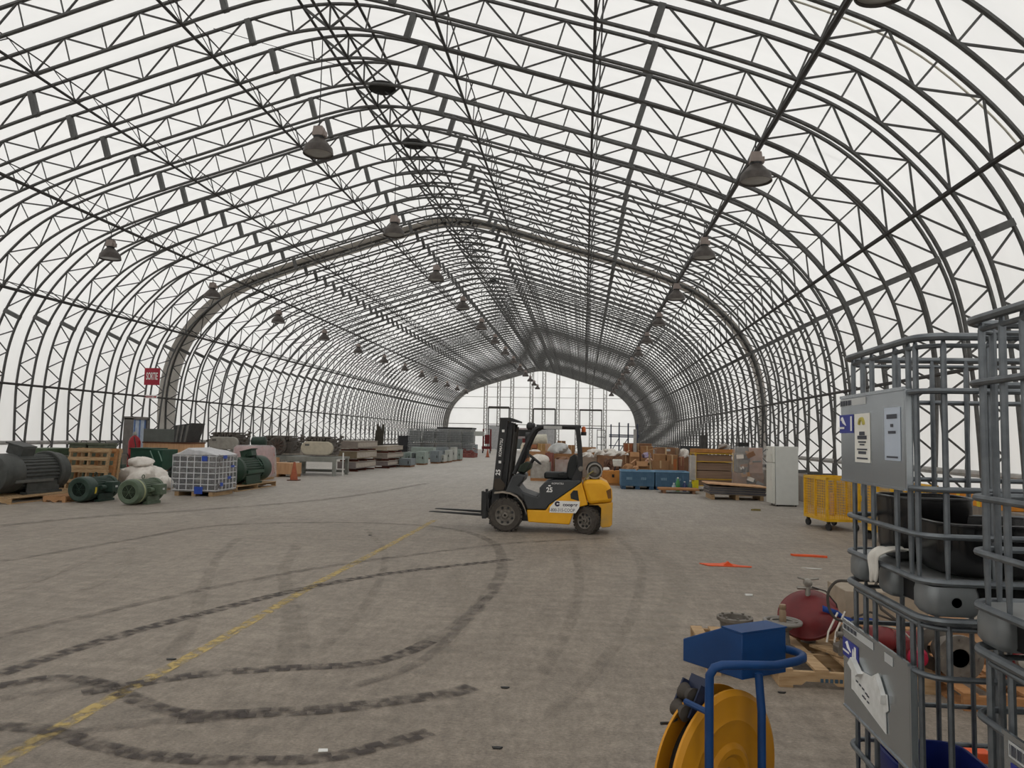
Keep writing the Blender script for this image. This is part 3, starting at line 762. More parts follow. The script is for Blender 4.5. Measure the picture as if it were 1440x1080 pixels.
tub('big black cut plastic tub standing near the front of the upper cage', (1.385+.42, YA_+.33, zt_), .54, .42, .22)
rg = MB(); 
rows = []
for i in range(9):
    s = i/8; row = []
    for j in range(6):
        q = j/5; y = YA_+.40+q*.13 + .01*math.sin(i*1.7)
        if s < .45: x, z = 1.385+.12-s*.28, zt_+.075+.012*math.sin(j*2.1+i)
        else: x, z = 1.385-.03-.012*math.sin(j*2.6), zt_+.06-(s-.45)*.27+.01*math.sin(j)
        row.append(rg.v((x, y-(s-.45)*.1*(q-.5) if s > .45 else y, z)))
    rows.append(row)
for i in range(8):
    for j in range(5): rg.face([rows[i][j], rows[i][j+1], rows[i+1][j+1], rows[i+1][j]])
o = rg.build('rag', mat('off_white_rag', (212,208,200), rough=.85, rgb2=(190,186,178), scale=10, bump=.3)); md = o.modifiers.new('thick', 'SOLIDIFY'); md.thickness = .012
o.modifiers.new('soft', 'SUBSURF').levels = 1
tag(o, 'off white rag hanging over the base edge of the upper farther cage', 'rag')
tub('dark blue plastic bin standing inside the lower cage of the farther stack', (1.385+.30, YA_+.66, .136), .40, .38, .22, mat('dark_blue_plastic', (28,44,120), rough=.4, var=.1), name='plastic_bin', cat='bin')
# grey tank left in the nearest lower cage
t = thing('plastic_tank', 'grey translucent plastic tank inside the lowest cage at the right edge', 'tank', (1.385+.68, YB_+.5, .146)); GT = mat('grey_tank_plastic', (150,158,156), rough=.5, var=.08)
b = MB(); b.rings([[b.v(p) for p in rrect(-.42*k, .42*k, -.42*k, .42*k, z, .1)] for z, k in ((0,.94),(.05,1),(.66,1),(.74,.94),(.78,.6))]); b.build('tank_body', GT, t, angle=60)
MB().lathe([(.11,0),(.11,.06),(.1,.07)], (0,0,.78)).build('cap', BLK, t)

# ================================================================ blue hose reel cart
BLUE = mat('blue_cart_paint', (6,60,114), rough=.5, rgb2=(5,50,98), scale=7)
RYEL = mat('yellow_reel_paint', (204,142,28), rough=.4, rgb2=(188,128,22), scale=4)
ct = thing('hose_reel_cart', 'blue cart with a yellow hose reel and a blue tray box, in the right foreground', 'hose reel', (.475, 2.86, 0), math.radians(33))
zb, ztp = .912, 1.09
# tray box: sloping left end seen from the side
b = MB(); X0, X1 = .243, .485
prof = [(.08, zb), (.08, ztp), (.19, ztp), (.43, zb+.075), (.43, zb-.02)]
A = [b.v((X0, y, z)) for y, z in prof]; Bv = [b.v((X1, y, z)) for y, z in prof]
b.face(A); b.face(list(reversed(Bv)))
for i in range(5): b.face([A[i], A[(i+1)%5], Bv[(i+1)%5], Bv[i]])
b.build('tray_box', BLUE, ct, bevel=.004)
b = MB(); b.bx(X0-.004, X1+.004, .078, .19, ztp, ztp+.006); b.build('tray_lid', BLUE, ct)
TUBE = .0165
b = MB(); b.tube([(0,0,.14),(0,0,.9),(0,-.002,.985),(.012,-.014,1.015),(.035,-.03,1.025),(.12,-.045,1.02),(.28,-.05,1.0),(.40,-.045,1.0),(.455,-.03,1.0),(.49,.0,1.0),(.505,.04,1.0),(.5,.085,1.0),(.48,.12,1.0),(.46,.13,1.0)], TUBE, 12); b.build('handle_tube', BLUE, ct)
b = MB(); b.tube([(.3,.035,.14),(.3,.035,.5),(.3,.035,.8),(.3,.05,.94)], TUBE, 12); b.build('upright_tube', BLUE, ct)
for x, sg_ in ((0,1),(.3,1)):
    b = MB(); b.tube([(x,.0,.56),(x+.02,-.03,.52),(x+.07,-.12,.36),(x+.08,-.15,.1)], TUBE, 10); b.build('brace_tube', BLUE, ct)
MB().box((.1425, .01, .5), (.29, .012, .08)).build('cross_plate', BLUE, ct)
MB().box((.14, .2, .12), (.5, .5, .02)).build('base_plate', BLUE, ct)
for x in (-.06, .36):
    MB().lathe([(.03,-.03),(.1,-.03),(.115,-.012),(.115,.012),(.1,.03),(.03,.03)], (x, .3, .115), (1,0,0), n=28).build('wheel', RUB, ct)
rx, rz_ = .18, .545; R_ = .325
RM = Matrix.Translation((rx,.15,0)) @ Matrix.Rotation(math.radians(10),4,'Z') @ Matrix.Translation((-rx,-.15,0))
for y, s in ((.095,1),(.21,-1)):
    b = MB(); b.M = RM; b.lathe([(.01,0),(.075,0),(.09,-.012*s),(.11,-.012*s),(.13,0),(.2,0),(.215,-.006*s),(.235,0),(R_-.02,0),(R_,.012*s),(R_,.022*s),(R_-.02,.012*s),(.05,.01*s)], (rx, y, rz_), (0,1,0), n=64); b.build('reel_flange', RYEL, ct, angle=30)
b = MB(); b.M = RM; b.lathe([(.24,.0),(.24,.095)], (rx, .105, rz_), (0,1,0), n=48).build('wound_hose', mat('black_hose_rubber', (32,30,30), rough=.6, bump=.4, scale=30), ct)
MB().lathe([(.04,-.02),(.04,.25)], (rx, .05, rz_), (0,1,0), n=20).build('axle', BLUE, ct)
b = MB(); b.box((.09,.165,.882), (.012,.1,.08), ry=.5); b.box((.05,.115,.84), (.045,.008,.13), ry=.5); b.box((.05,.215,.84), (.045,.008,.13), ry=.5); b.build('roller_bracket', mat('dark_blue_bracket', (30,38,62), rough=.5), ct)
for p in ((.045,.165,.862),(.01,.165,.805),(.085,.165,.80)):
    MB().lathe([(.012,-.035),(.034,-.03),(.022,0),(.034,.03),(.012,.035)], p, (0,1,.1), n=20).build('guide_roller', RUB, ct)
b = MB(); b.tube([(.0,.0,.85),(.0,.06,.85),(.0,.13,.85)], .012, 8); b.build('bracket_arm', BLUE, ct)
b = MB(); b.tube([(-.01,.165,.775),(-.05,.165,.765),(-.09,.165,.77)], .006, 6); b.build('hose_tip', BLK, ct)

def catmull3(P, per=5):
    xy = catmull([(p[0], p[1]) for p in P], per); return [(x, y, P[0][2]) for x, y in xy]
# ================================================================ pallets and valves behind the cart
def pallet(label, loc, w, d, h=.13, m=None, rz=0, group=None, nb=6, cat='pallet'):
    m = m or WOOD; t = thing('wooden_pallet', label, cat, loc, rz, group)
    for y in (-d/2+.02, 0, d/2-.02):
        b = MB(); b.prism([(-w/2,.022),(-w/2,h-.02),(w/2,h-.02),(w/2,.022),(w*.36,.022),(w*.33,.05),(w*.16,.05),(w*.13,.022),(-w*.13,.022),(-w*.16,.05),(-w*.33,.05),(-w*.36,.022)], y-.02, y+.02); b.build('stringer', m, t)
    for k in range(nb):
        x = -w/2+.05+(w-.1)*k/(nb-1); MB().bx(x-.05, x+.05, -d/2, d/2, h-.02, h).build('deck_board', m, t)
    for k in range(3):
        x = -w/2+.05+(w-.1)*k/2; MB().bx(x-.05, x+.05, -d/2, d/2, 0, .022).build('bottom_board', m, t)
    return t
def flange(b, o, axis, r, th=.025, bore=.5, bolts=8):
    a = Vector(axis).normalized(); o = Vector(o)
    b.lathe([(r*bore,0),(r,0),(r,th),(r*bore,th),(r*bore,0)], o, axis, n=32, caps=False)
    u = a.orthogonal().normalized(); w = a.cross(u)
    for k in range(bolts):
        q = 2*PI*k/bolts; c = o+(u*math.cos(q)+w*math.sin(q))*r*.8; b.cyl(c-a*.012, c+a*(th+.012), .012, n=6)
CAST = mat('grey_cast_iron', (126,120,112), rough=.6, metal=.4, rgb2=(96,90,84), scale=14)
STEELB = mat('dull_steel_bolt', (150,146,138), rough=.4, metal=.6)
pl = pallet('pallet with a blue stamp carrying the red valves behind the blue cart', (2.08, 6.42, 0), 1.15, 1.0, .14, WOOD, nb=5)
b = MB()
for k in range(5): b.box((-.27+.035*k, -.5205, .075+.008*((k*3)%3-1)), (.022, .001, .028))
b.build('stamp', mat('blue_stamp_ink', (60,80,96), rough=.9), pl)
b = MB(); b.box((.02,-.12,.156), (.1,.62,.022), rz=.5); b.build('loose_board', WOOD, pl)
pallet('narrow pallet under the open grey valve body left of the red valves', (1.22, 6.62, 0), .42, 1.0, .14, WOOD, nb=3)
# open flanged body
t = thing('pipe_valve', 'grey flanged valve body with an open round mouth, just left of the handwheel', 'valve', (1.30, 6.55, .14))
b = MB(); b.lathe([(.1,0),(.12,.03),(.11,.1),(.125,.18),(.125,.22),(.1,.22),(.085,.1),(.08,.04)], n=36); b.build('body', CAST, t)
b = MB(); flange(b, (0,0,.2), (0,0,1), .15, .025, .68); b.build('flange', CAST, t)
# handwheel valve
t = thing('handwheel_valve', 'valve with a flat grey handwheel and a thick spindle, in front of the red dome', 'valve', (1.66, 6.42, .14))
MB().lathe([(.1,0),(.1,.03),(.06,.05),(.05,.16),(.075,.18),(.075,.2)], n=28).build('body', CAST, t)
b = MB(); b.tube([(math.cos(q)*.14, math.sin(q)*.14, .23) for q in [2*PI*i/32 for i in range(32)]], .018, 8, True); b.tube([(math.cos(q)*.09, math.sin(q)*.09, .235) for q in [2*PI*i/32 for i in range(32)]], .01, 8, True)
for k in range(4): b.cyl((0,0,.225), (math.cos(k*PI/2)*.14, math.sin(k*PI/2)*.14, .228), .012, n=6)
b.lathe([(.05,.2),(.1,.215),(.1,.225),(.03,.23)], n=28); b.build('handwheel', mat('worn_grey_wheel', (132,128,122), rough=.5, metal=.4), t)
MB().lathe([(.028,.2),(.028,.31),(.022,.33),(.03,.345),(.026,.37),(.005,.375)], n=16).build('spindle', mat('brass_spindle', (142,122,100), rough=.5, metal=.4), t)
# red dome actuator
t = thing('diaphragm_valve', 'large dark red dome actuator with a gauge tree on its top', 'valve', (1.95, 6.72, .14))
b = MB(); ax_ = (-.25,-.45,.55); b.lathe([(.03,-.12),(.17,-.1),(.235,-.02),(.25,-.015),(.25,.015),(.235,.02),(.19,.09),(.1,.13),(.02,.14)], (0,0,.23), ax_, n=44); b.build('dome', REDP, t)
b = MB(); b.cyl((0,0,.0), (0,0,.24), .06); b.build('yoke', CAST, t)
b = MB(); b.cyl((0,.0,.36), (0,.0,.49), .022, n=10); b.cyl((-.09,0,.455),(.09,0,.455), .014, n=8); b.lathe([(.005,-.03),(.035,-.02),(.035,.02),(.005,.03)], (0,0,.5), (0,1,0), n=18); b.tube([(-.08,.02,.54),(0,.03,.52),(.1,.02,.535)], .008, 6); b.build('gauge_tree', STEELB, t)
b = MB(); b.tube([(.03,-.02,.47),(.14,-.03,.44),(.22,-.05,.34),(.24,-.06,.24)], .006, 6); b.build('copper_line', mat('dark_line', (50,46,44), rough=.5), t)
b = MB()
for k in (0, .06): b.tube([(.18+k,-.2,.30+k*.2),(.08+k,-.28,.16),(.06+k,-.3,.08)], .008, 6)
b.build('cable_tie', mat('clear_cable_tie', (206,200,190), rough=.4), t)
b = MB(); pts = [(.06,-.2,.33),(.2,-.14,.28),(.28,-.08,.22),(.36,-.04,.2),(.5,0,.2),(.6,.05,.18)]
for p, q in zip(pts[:-1], pts[1:]): b.poly([Vector(p)+Vector((0,0,.025)), Vector(q)+Vector((0,0,.025)), Vector(q)-Vector((0,0,.025)), Vector(p)-Vector((0,0,.025))])
o = b.build('blue_strap', mat('blue_strap_fabric', (24,62,140), rough=.7), t); o.modifiers.new('thick','SOLIDIFY').thickness = .004
# red ball valve with actuator lying on the pallet
t = thing('ball_valve', 'dark red valve lying on its side with a grey shaft pointing left, beside the cage', 'valve', (2.2, 6.05, .16))
b = MB(); b.lathe([(.04,-.16),(.085,-.14),(.09,-.02),(.1,0),(.1,.03),(.075,.05),(.075,.2),(.09,.22),(.09,.25),(.03,.26)], (.12,0,.2), (1,.15,-.1), n=28); b.build('body', REDP, t)
b = MB(); b.lathe([(.03,0),(.08,.01),(.085,.12),(.1,.13),(.1,.15),(.02,.16)], (.26,.02,.2), (.1,-.2,-1), n=26); b.build('bonnet', REDP, t)
b = MB(); b.cyl((-.2,-.03,.22), (.0,0,.205), .035, n=16); b.lathe([(.03,0),(.06,.005),(.06,.03),(.03,.035)], (-.05,-.01,.21), (1,.1,0), n=18); b.cyl((-.24,-.03,.225),(-.2,-.03,.222),.024,n=12); b.build('shaft', CAST, t)
b = MB(); b.lathe([(.01,-.05),(.06,-.04),(.075,0),(.06,.04),(.01,.05)], (.32,-.1,.1), (0,1,.2), n=24); b.build('pink_cap', mat('crimson_cap', (170,36,66), rough=.4), t)
b = MB(); b.lathe([(.01,0),(.1,.01),(.1,.06),(.06,.08)], (-.06,.3,.0), (0,0,1), n=26); b.cyl((-.12,.22,0),(-.1,.2,.24),.03,n=12); b.cyl((-.02,.25,0),(-.02,.25,.2),.04,n=14); b.build('cast_base', CAST, t)
b = MB(); b.tube([(.1,0,.3),(.22,-.08,.29),(.3,-.12,.2),(.3,-.14,.1)], .007, 6); b.build('tubing', STEELB, t)
b = MB(); b.tube([(.28,.1,.3),(.18,.2,.38),(.16,.3,.52),(.24,.35,.64),(.36,.35,.66)], .012, 8); b.tube([(-.05,.2,.3),(.1,.22,.35),(.28,.12,.3)], .009, 8); b.build('black_hose', RUB, t)
b = MB(); b.tube([aty(*p)-Vector((2.2,6.05,.16)) for p in catmull3([(1192,817,6.2),(1176,818,6.2),(1165,832,6.2),(1165,852,6.2),(1173,868,6.2),(1186,874,6.2)])], .011, 7); b.build('hose_loop', RUB, t)
# black coil
b = MB()
for k in range(3): b.tube([(math.cos(q)*(.1+.01*k), math.sin(q)*(.1+.01*k), .02*k) for q in [2*PI*i/24 for i in range(24)]], .012, 7, True)
o = b.build('coiled_cable', mat('black_cable', (34,36,34), rough=.6)); o.location = (2.28,6.62,.2); o.rotation_euler = (.9,.2,0); tag(o, 'coil of black cable between the red dome and the red valve', 'cable')
# plywood crate and flange valve behind the farther cage
t = thing('plywood_crate', 'low plywood crate behind the farther cage stack, under a beige box', 'crate', (2.85, 7.5, 0))
MB().box((0,0,.15), (1.45,1.05,.12)).build('crate_body', PLY, t, bevel=.005)
for x in (-.6, 0, .6): MB().box((x,0,.045), (.1,1.0,.09)).build('skid', WOODO, t)
MB().box((0,0,.222), (1.5,1.1,.02)).build('lid', CARD2, t)
tag(MB().box((0,0,.14), (.72,.5,.28)).build('beige_box', mat('beige_board', (150,138,122), rough=.8), bevel=.008), 'beige box standing on the low plywood crate behind the cages', 'box').location = (2.75, 7.35, .233)
pallet('wooden pallet under the grey flange, seen through the farther cage', (3.25, 6.1, 0), 1.15, 1.0, .12, WOODO)
t = thing('flanged_valve', 'grey steel flanged valve with a dark bore, seen through the bars of the farther cage', 'valve', (2.78, 6.0, .12))
b = MB(); flange(b, (0,-.12,.17), (0,-1,0), .165, .03, .42); b.build('flange', CAST, t)
b = MB(); flange(b, (-.06,.12,.17), (0,-1,0), .165, .03, .42); b.build('flange', CAST, t)
b = MB(); b.lathe([(.09,-.12),(.13,0),(.09,.13)], (0,0,.17), (0,1,0), n=28); b.build('body', CAST, t)
MB().lathe([(.002,0),(.068,0)], (0,-.135,.17), (0,-1,0), n=28).build('bore', mat('dark_bore', (26,24,22), rough=.9), t)
b = MB(); b.cyl((.12,0,.2),(.42,-.05,.22),.03,n=12); b.lathe([(.03,0),(.09,.01),(.09,.05),(.03,.06)], (.3,-.03,.21), (1,-.1,0), n=20); b.build('actuator_stem', CAST, t)
t = thing('pink_gauge_valve', 'small maroon valve on the pallet right of the grey flange', 'valve', (3.22, 5.92, .12))
MB().lathe([(.05,0),(.09,.03),(.1,.1),(.06,.16),(.03,.22)], n=24).build('body', REDP, t)
MB().lathe([(.02,0),(.05,.0),(.05,.04),(.02,.05)], (-.02,-.08,.17), (0,-1,.3), n=20).build('gauge', STEELB, t)
# ================================================================ left row: motors
TAPEY = mat('yellow_tape', (214,190,60), rough=.5)
def motor(label, loc, L_, r, m, rz=PI/2, cat='motor', box='side', tape=None, cone=True, group=None, feet=True, ribs=30, lift=0.0):
    t = thing('electric_motor', label, cat, loc, rz, group); zc = r*1.06+lift
    b = MB(); x0, x1 = L_*.26, L_*.86; n = 44
    R0, R1 = [], []
    for j in range(ribs*4):
        a = 2*PI*j/(ribs*4); k = .93 if (j % 4) in (0, 1) else 1.0
        if -2.3 < (a-PI*1.5 if a < PI*1.5+1 else 0) < -9: k = .95
        R0.append(b.v((x0, math.cos(a)*r*.93*k, zc+math.sin(a)*r*.93*k))); R1.append(b.v((x1, math.cos(a)*r*.93*k, zc+math.sin(a)*r*.93*k)))
    b.rings([R0, R1]); b.build('ribbed_frame', m, t, angle=20)
    b = MB(); b.lathe([(r*.55,.012),(r*.62,.0),(r*.9,.0),(r*.99,.03),(r,.08),(r,L_*.26),(r*.95,L_*.28)], (0,0,zc), (1,0,0), n=n, caps=False); cw_ = b.build('fan_cowl', m, t)
    b = MB(); b.lathe([(.002,.016),(r*.6,.016)], (0,0,zc), (1,0,0), n=n); gr = b.build('fan_grille', DARKIN, cw_)
    b = MB()
    for k in range(5): b.tube([(.008, math.cos(q)*r*(.12+.11*k), zc+math.sin(q)*r*(.12+.11*k)) for q in [2*PI*i/28 for i in range(28)]], .006, 5, True)
    for k in range(6): b.cyl((.008,0,zc), (.008, math.cos(k*PI/3)*r*.62, zc+math.sin(k*PI/3)*r*.62), .006, n=5)
    b.build('grille_wire', m, gr)
    b = MB(); b.lathe([(r*.96,L_*.84),(r*.99,L_*.86),(r*.99,L_*.92),(r*.7,L_*.97),(r*.25,L_*1.0)], (0,0,zc), (1,0,0), n=n); b.build('end_shield', m, t)
    MB().lathe([(r*.14,L_*.98),(r*.14,L_*1.12)], (0,0,zc), (1,0,0), n=16).build('shaft', STEELB, t)
    if feet:
        for s in (-1, 1):
            b = MB(); b.box((L_*.56, s*r*.72, .03+lift), (L_*.5, r*.4, .06)); b.box((L_*.56, s*r*.78, (.06+zc-r*.5)/2+lift/2), (L_*.46, .035, max(.05, zc-r*.5-lift))); b.build('foot', m, t)
    if box == 'side':
        b = MB(); b.box((L_*.6, -r*1.22, zc+r*.12), (r*.95, r*.75, r*.85)); tb = b.build('terminal_box', m, t, bevel=.015)
        MB().box((L_*.6, -r*1.605, zc+r*.15), (r*.3, .004, r*.16)).build('plate', LGREY, tb)
        MB().cyl((L_*.42,-r*1.1,zc+r*.1),(L_*.3,-r*1.05,zc+r*.12), r*.18, n=16).build('gland', m, tb)
    elif box == 'top':
        b = MB(); b.box((L_*.42, 0, zc+r*1.15), (r*.9, r*.9, r*.5), rx=.25); tb = b.build('terminal_box', m, t, bevel=.02)
        MB().box((L_*.42, 0, zc+r*1.43), (r*1.0, r*1.0, .03), rx=.25).build('lid', m, tb)
    b = MB(); b.tube([(L_*.5+math.cos(q)*.05, 0, zc+r+.035+math.sin(q)*.05) for q in [2*PI*i/16 for i in range(16)]], .012, 6, True); b.build('lifting_eye', m, t)
    if tape:
        b = MB(); a0, a1 = tape[1:3]; rr = []
        for i in range(25):
            a = a0+(a1-a0)*i/24; rr.append([b.v((x, math.cos(a)*r*k, zc+math.sin(a)*r*k)) for x, k in ((L_*.15,1.003),(L_*.2,1.003),(L_*.2,1.012),(L_*.15,1.012))])
        b.rings(rr); b.build('tape_band', tape[0], t)
    return t
motor('dark green motor with yellow tape round its fan cowl, on the floor at left', (-12.42, 17.35, 0), 1.25, .31, GRNM, tape=(TAPEY, PI*.95, PI*1.4-.9))
motor('olive green motor on the floor just left of the wrapped wire cage', (-10.95, 17.1, 0), 1.15, .305, OLIV, tape=(mat('pale_green_band', (150,156,120), rough=.5), 0, 2*PI))
pallet('long pallet under the big dark grey motor at the left edge', (-14.35, 18.1, 0), 1.6, 3.1, .15, WOOD, nb=7)
bm_ = motor('very big dark grey motor on a long pallet at the left edge', (-14.35, 16.72, .15), 2.5, .5, DGREY, box='top')
b = MB(); b.lathe([(.52,1.9),(.54,1.92),(.54,2.02),(.52,2.04)], (0,0,.53), (1,0,0), n=44); b.build('band', DGREY, bm_)
b = MB(); b.box((1.0,-.46,.34), (1.3,.05,.07)); b.build('side_rail', mat('grey_rail', (92,92,88), rough=.6), bm_)
pallet('small pallet piece on the floor between the big grey motor and the taped motor', (-13.05, 17.85, 0), .6, 1.0, .15, CARD2, nb=4)
t = motor('olive brown motor standing behind the big grey motor', (-16.35, 20.9, .15), 2.0, .42, mat('olive_brown_paint', (96,94,74), rough=.6, var=.2), box=None)
b = MB(); b.box((.5,0,.96), (1.2,.8,.22)); b.build('control_box', mat('moss_green_box', (72,88,66), rough=.6, var=.2), t, bevel=.02)
pallet('pallet under the olive brown motor', (-16.35, 21.9, 0), 1.2, 2.2, .15, WOOD)
# upright leaning pallets
def up_pallet(label, loc, tilt, m):
    t = thing('upright_pallet', label, 'pallet', loc, 0, 'pallets leaning on edge'); t.rotation_euler = (tilt, 0, 0)
    for x in (-.58, 0, .58): MB().bx(x-.025, x+.025, 0, .1, 0, 1.28).build('stringer', m, t)
    for z in (.05, .32, .62, .73, .97, 1.22): MB().bx(-.62, .62, -.022, 0, z-.05, z+.05).build('deck_board', m, t)
    for z in (.07, .63, 1.2): MB().bx(-.62, .62, .1, .12, z-.05, z+.05).build('bottom_board', m, t)
    return t
up_pallet('front pallet of the three leaning on edge beside the big grey motor', (-14.32, 20.2, 0), -.14, WOOD)
up_pallet('middle pallet of the three leaning on edge beside the big grey motor', (-14.24, 20.42, 0), -.14, WOODO)
up_pallet('rear pallet of the three leaning on edge beside the big grey motor', (-14.28, 20.66, 0), -.14, WOOD)
for k, (x, lb) in enumerate(((-15.38,'left of two moss green metal cases showing above the leaning pallets'),(-14.76,'right of two moss green metal cases showing above the leaning pallets'))):
    t = thing('metal_case', lb, 'case', (x, 21.6, 0)); G_ = mat('moss_case', (82,88,72), rough=.6, var=.2)
    MB().bx(-.27,.27,-.3,.3,0,1.34).build('case_body', G_, t, bevel=.02); MB().bx(-.28,.28,-.32,.32,1.34,1.40).build('lid', G_, t)
    MB().tube([(-.1,-.0,1.40),(-.08,0,1.46),(.08,0,1.46),(.1,0,1.40)], .012, 6).build('handle', BLK, t)
# white bags heap
pallet('pallet under the heap of white bags', (-13.3, 21.5, 0), 1.2, 1.2, .13, WOOD)
for k, (x, y, z, s, sd, lb) in enumerate(((-13.35,21.55,.49,(1.2,1.1,.8),3,'big white bulk bag slumped at the bottom of the heap on a pallet'),(-13.45,21.55,.93,(.75,.65,.36),5,'crumpled white bag lying on top of the big slumped bulk bag'),(-12.5,21.25,.36,(.46,.5,.45),8,'small white bag at the right side of the heap of bags'))):
    b = MB(); b.blob((0,0,0), s, sd, .16, 26, 16, freq=4); o = b.build('bulk_bag', BAGW); o.location = (x, y, z-.13 if k != 1 else z-.1); tag(o, lb, 'bag', 'white bags on a pallet')
# dark machine parts next to the bags
def rubble(name, label, cat, loc, size, m, n=14, seed=0, group=None):
    rnd = random.Random(seed); t = thing(name, label, cat, loc, 0, group)
    b = MB(); b.box((0,0,size[2]*.28), (size[0]*.9, size[1]*.9, size[2]*.56)); b.build('frame', m, t, bevel=.03)
    for k in range(n):
        b = MB(); x, y = rnd.uniform(-.42,.42)*size[0], rnd.uniform(-.42,.42)*size[1]; z = rnd.uniform(.4,.85)*size[2]
        q = rnd.random()
        if q < .45: a = Vector((rnd.uniform(-1,1), rnd.uniform(-1,1), rnd.uniform(-.4,.8))).normalized(); b.lathe([(.01,-.12),(.09,-.1),(.09,.06),(.13,.07),(.13,.1),(.01,.11)], (x,y,z), a, n=14); nm = 'flange'
        elif q < .75: b.box((x,y,z), (rnd.uniform(.1,.3),rnd.uniform(.1,.3),rnd.uniform(.08,.25)), rz=rnd.uniform(0,3)); nm = 'block'
        else: b.tube([(x,y,z),(x+rnd.uniform(-.2,.2),y,z+.15),(x+rnd.uniform(-.3,.3),y,z+.3)], .025, 6); nm = 'pipe'
        b.build(nm, m, t)
    return t
rubble('valve_cluster', 'cluster of dark grey green fittings behind the heap of white bags', 'machine part', (-15.6, 23.6, 0), (1.1,.9,.95), mat('grey_green_fittings', (86,96,88), rough=.6, var=.25), 16, 2)
rubble('pump_unit', 'black and green pump unit standing left of the wrapped wire cage', 'machine part', (-13.0, 23.3, 0), (.9,1.2,.95), mat('black_green_pump', (40,48,44), rough=.55, var=.25), 16, 4)
t = thing('green_skip', 'dark green metal box on legs behind the pump unit', 'container', (-15.3, 25.3, 0)); GB = mat('bottle_green_paint', (26,66,50), rough=.5, var=.15)
b = MB(); b.bx(-.6,.6,-.5,.5,.42,1.15); b.build('box_body', GB, t, bevel=.02)
MB().bx(-.62,.2,-.55,.5,1.15,1.19).build('lid', GB, t)
for x in (-.5,.5):
    for y in (-.4,.4): MB().bx(x-.05,x+.05,y-.05,y+.05,0,.42).build('leg', BLK, t)
for x in (.15,.45): MB().tube([(x,-.52,1.1),(x+.12,-.56,.9),(x+.2,-.6,.75)], .02, 6).build('pipe_handle', mat('pale_green_bar', (108,136,122), rough=.5), t)
# plywood crate with the hopper on it
t = thing('shipping_crate', 'plain plywood crate carrying the grey hopper, behind the dark green box', 'crate', (-16.55, 28.75, 0))
MB().box((0,0,.74), (1.95,1.2,1.13)).build('crate_body', PLY, t, bevel=.006); MB().box((0,0,1.33), (2.0,1.25,.05)).build('lid', mat('brown_lid', (104,70,52), rough=.8), t)
for x in (-.8,0,.8): MB().box((x,0,.09), (.1,1.2,.17)).build('skid', WOODO, t)
b = MB(); HG = mat('hopper_grey', (92,96,92), rough=.6, var=.1)
t = thing('grey_hopper', 'grey sheet metal hopper with a flared dark chute, on top of the plywood crate', 'hopper', (-16.55, 28.6, 1.357))
b.bx(-.95,.35,-.5,.5,0,.52); b.build('hopper_body', HG, t, bevel=.01)
b = MB(); b.prism([(.35,0),(.85,0),(1.08,.78),(.3,.66),(.35,.52)], -.52,.52); b.build('chute', mat('dark_chute', (66,66,66), rough=.6, var=.2), t, bevel=.01)
for k in range(3): MB().prism([(.42+.18*k,.02),(.48+.18*k,.02),(.58+.2*k,.7),(.5+.19*k,.68)], -.55,-.52).build('chute_rib', mat('chute_rib', (108,106,102), rough=.6), t)
# extinguisher by the exit door
t = thing('wheeled_extinguisher', 'red wheeled fire extinguisher standing in front of the exit door', 'extinguisher', (-17.35, 27.3, 0)); RX = mat('extinguisher_red', (150,20,32), rough=.4, var=.12)
MB().lathe([(.02,.2),(.2,.24),(.22,.35),(.22,1.35),(.17,1.5),(.06,1.6)], n=24).build('cylinder', RX, t)
MB().lathe([(.05,1.58),(.07,1.62),(.05,1.72),(.02,1.75)], n=12).build('valve_head', STEELB, t)
for s in (-1,1): MB().lathe([(.03,-.03),(.2,-.03),(.2,.03),(.03,.03)], (s*.28,.1,.2), (1,0,0), n=22).build('wheel', RUB, t)
b = MB(); b.tube([(.1,-.2,1.55),(.24,-.28,1.2),(.22,-.3,.8),(.05,-.28,.6),(-.1,-.27,.9)], .022, 7); b.build('hose', BLK, t)
# exit door in the left wall, and the signs above
d = MB(); d.bx(-18.95,-18.6,29.0,29.12,0,2.3); d.bx(-18.95,-18.6,30.1,30.22,0,2.3); d.bx(-18.95,-18.6,29.0,30.22,2.25,2.37); dr = d.build('door_4', mat('grey_door_frame', (112,108,104), rough=.6)); dr['kind'] = 'structure'
for k in range(8): MB().bx(-18.7,-18.66,29.12+.1225*k,29.12+.1225*k+.118,.02,2.25).build('door_strip', mat('blue_strip_curtain', (96,124,176), rough=.4) if k % 3 == 1 else mat('pale_strip_curtain', (178,190,206), rough=.4), dr)
pS = aty(214, 529.5, 30.38)
t = thing('exit_sign', 'dark red sign reading SORTIE in white, hung on an arch above the exit door', 'sign', pS); SR_ = mat('exit_sign_red', (158,30,52), rough=.5, var=.05)
MB().box((0,0,0), (.70,.03,.74)).build('sign_board', SR_, t)
text_mesh('lettering', 'SORTIE', .29, WHITE, t, (0,-.018,0), (PI/2,0,0), .001, sx=.56, bold=.006).scale = (.56, 1.5, 1)
pS = aty(212, 558, 30.38); t = thing('small_sign', 'small white sign with a dark red arrow, under the red exit sign', 'sign', pS)
MB().box((0,0,0), (.58,.025,.15)).build('sign_board', WHITE, t)
for k in range(5): MB().box((-.22+.07*k,-.015,0), (.045,.003,.07)).build('print_letter', SR_, t)
MB().prism([(.12,-.02),(.2,-.02),(.2,-.05),(.27,0),(.2,.05),(.2,.02),(.12,.02)], -.018,-.013).build('arrow', SR_, t)
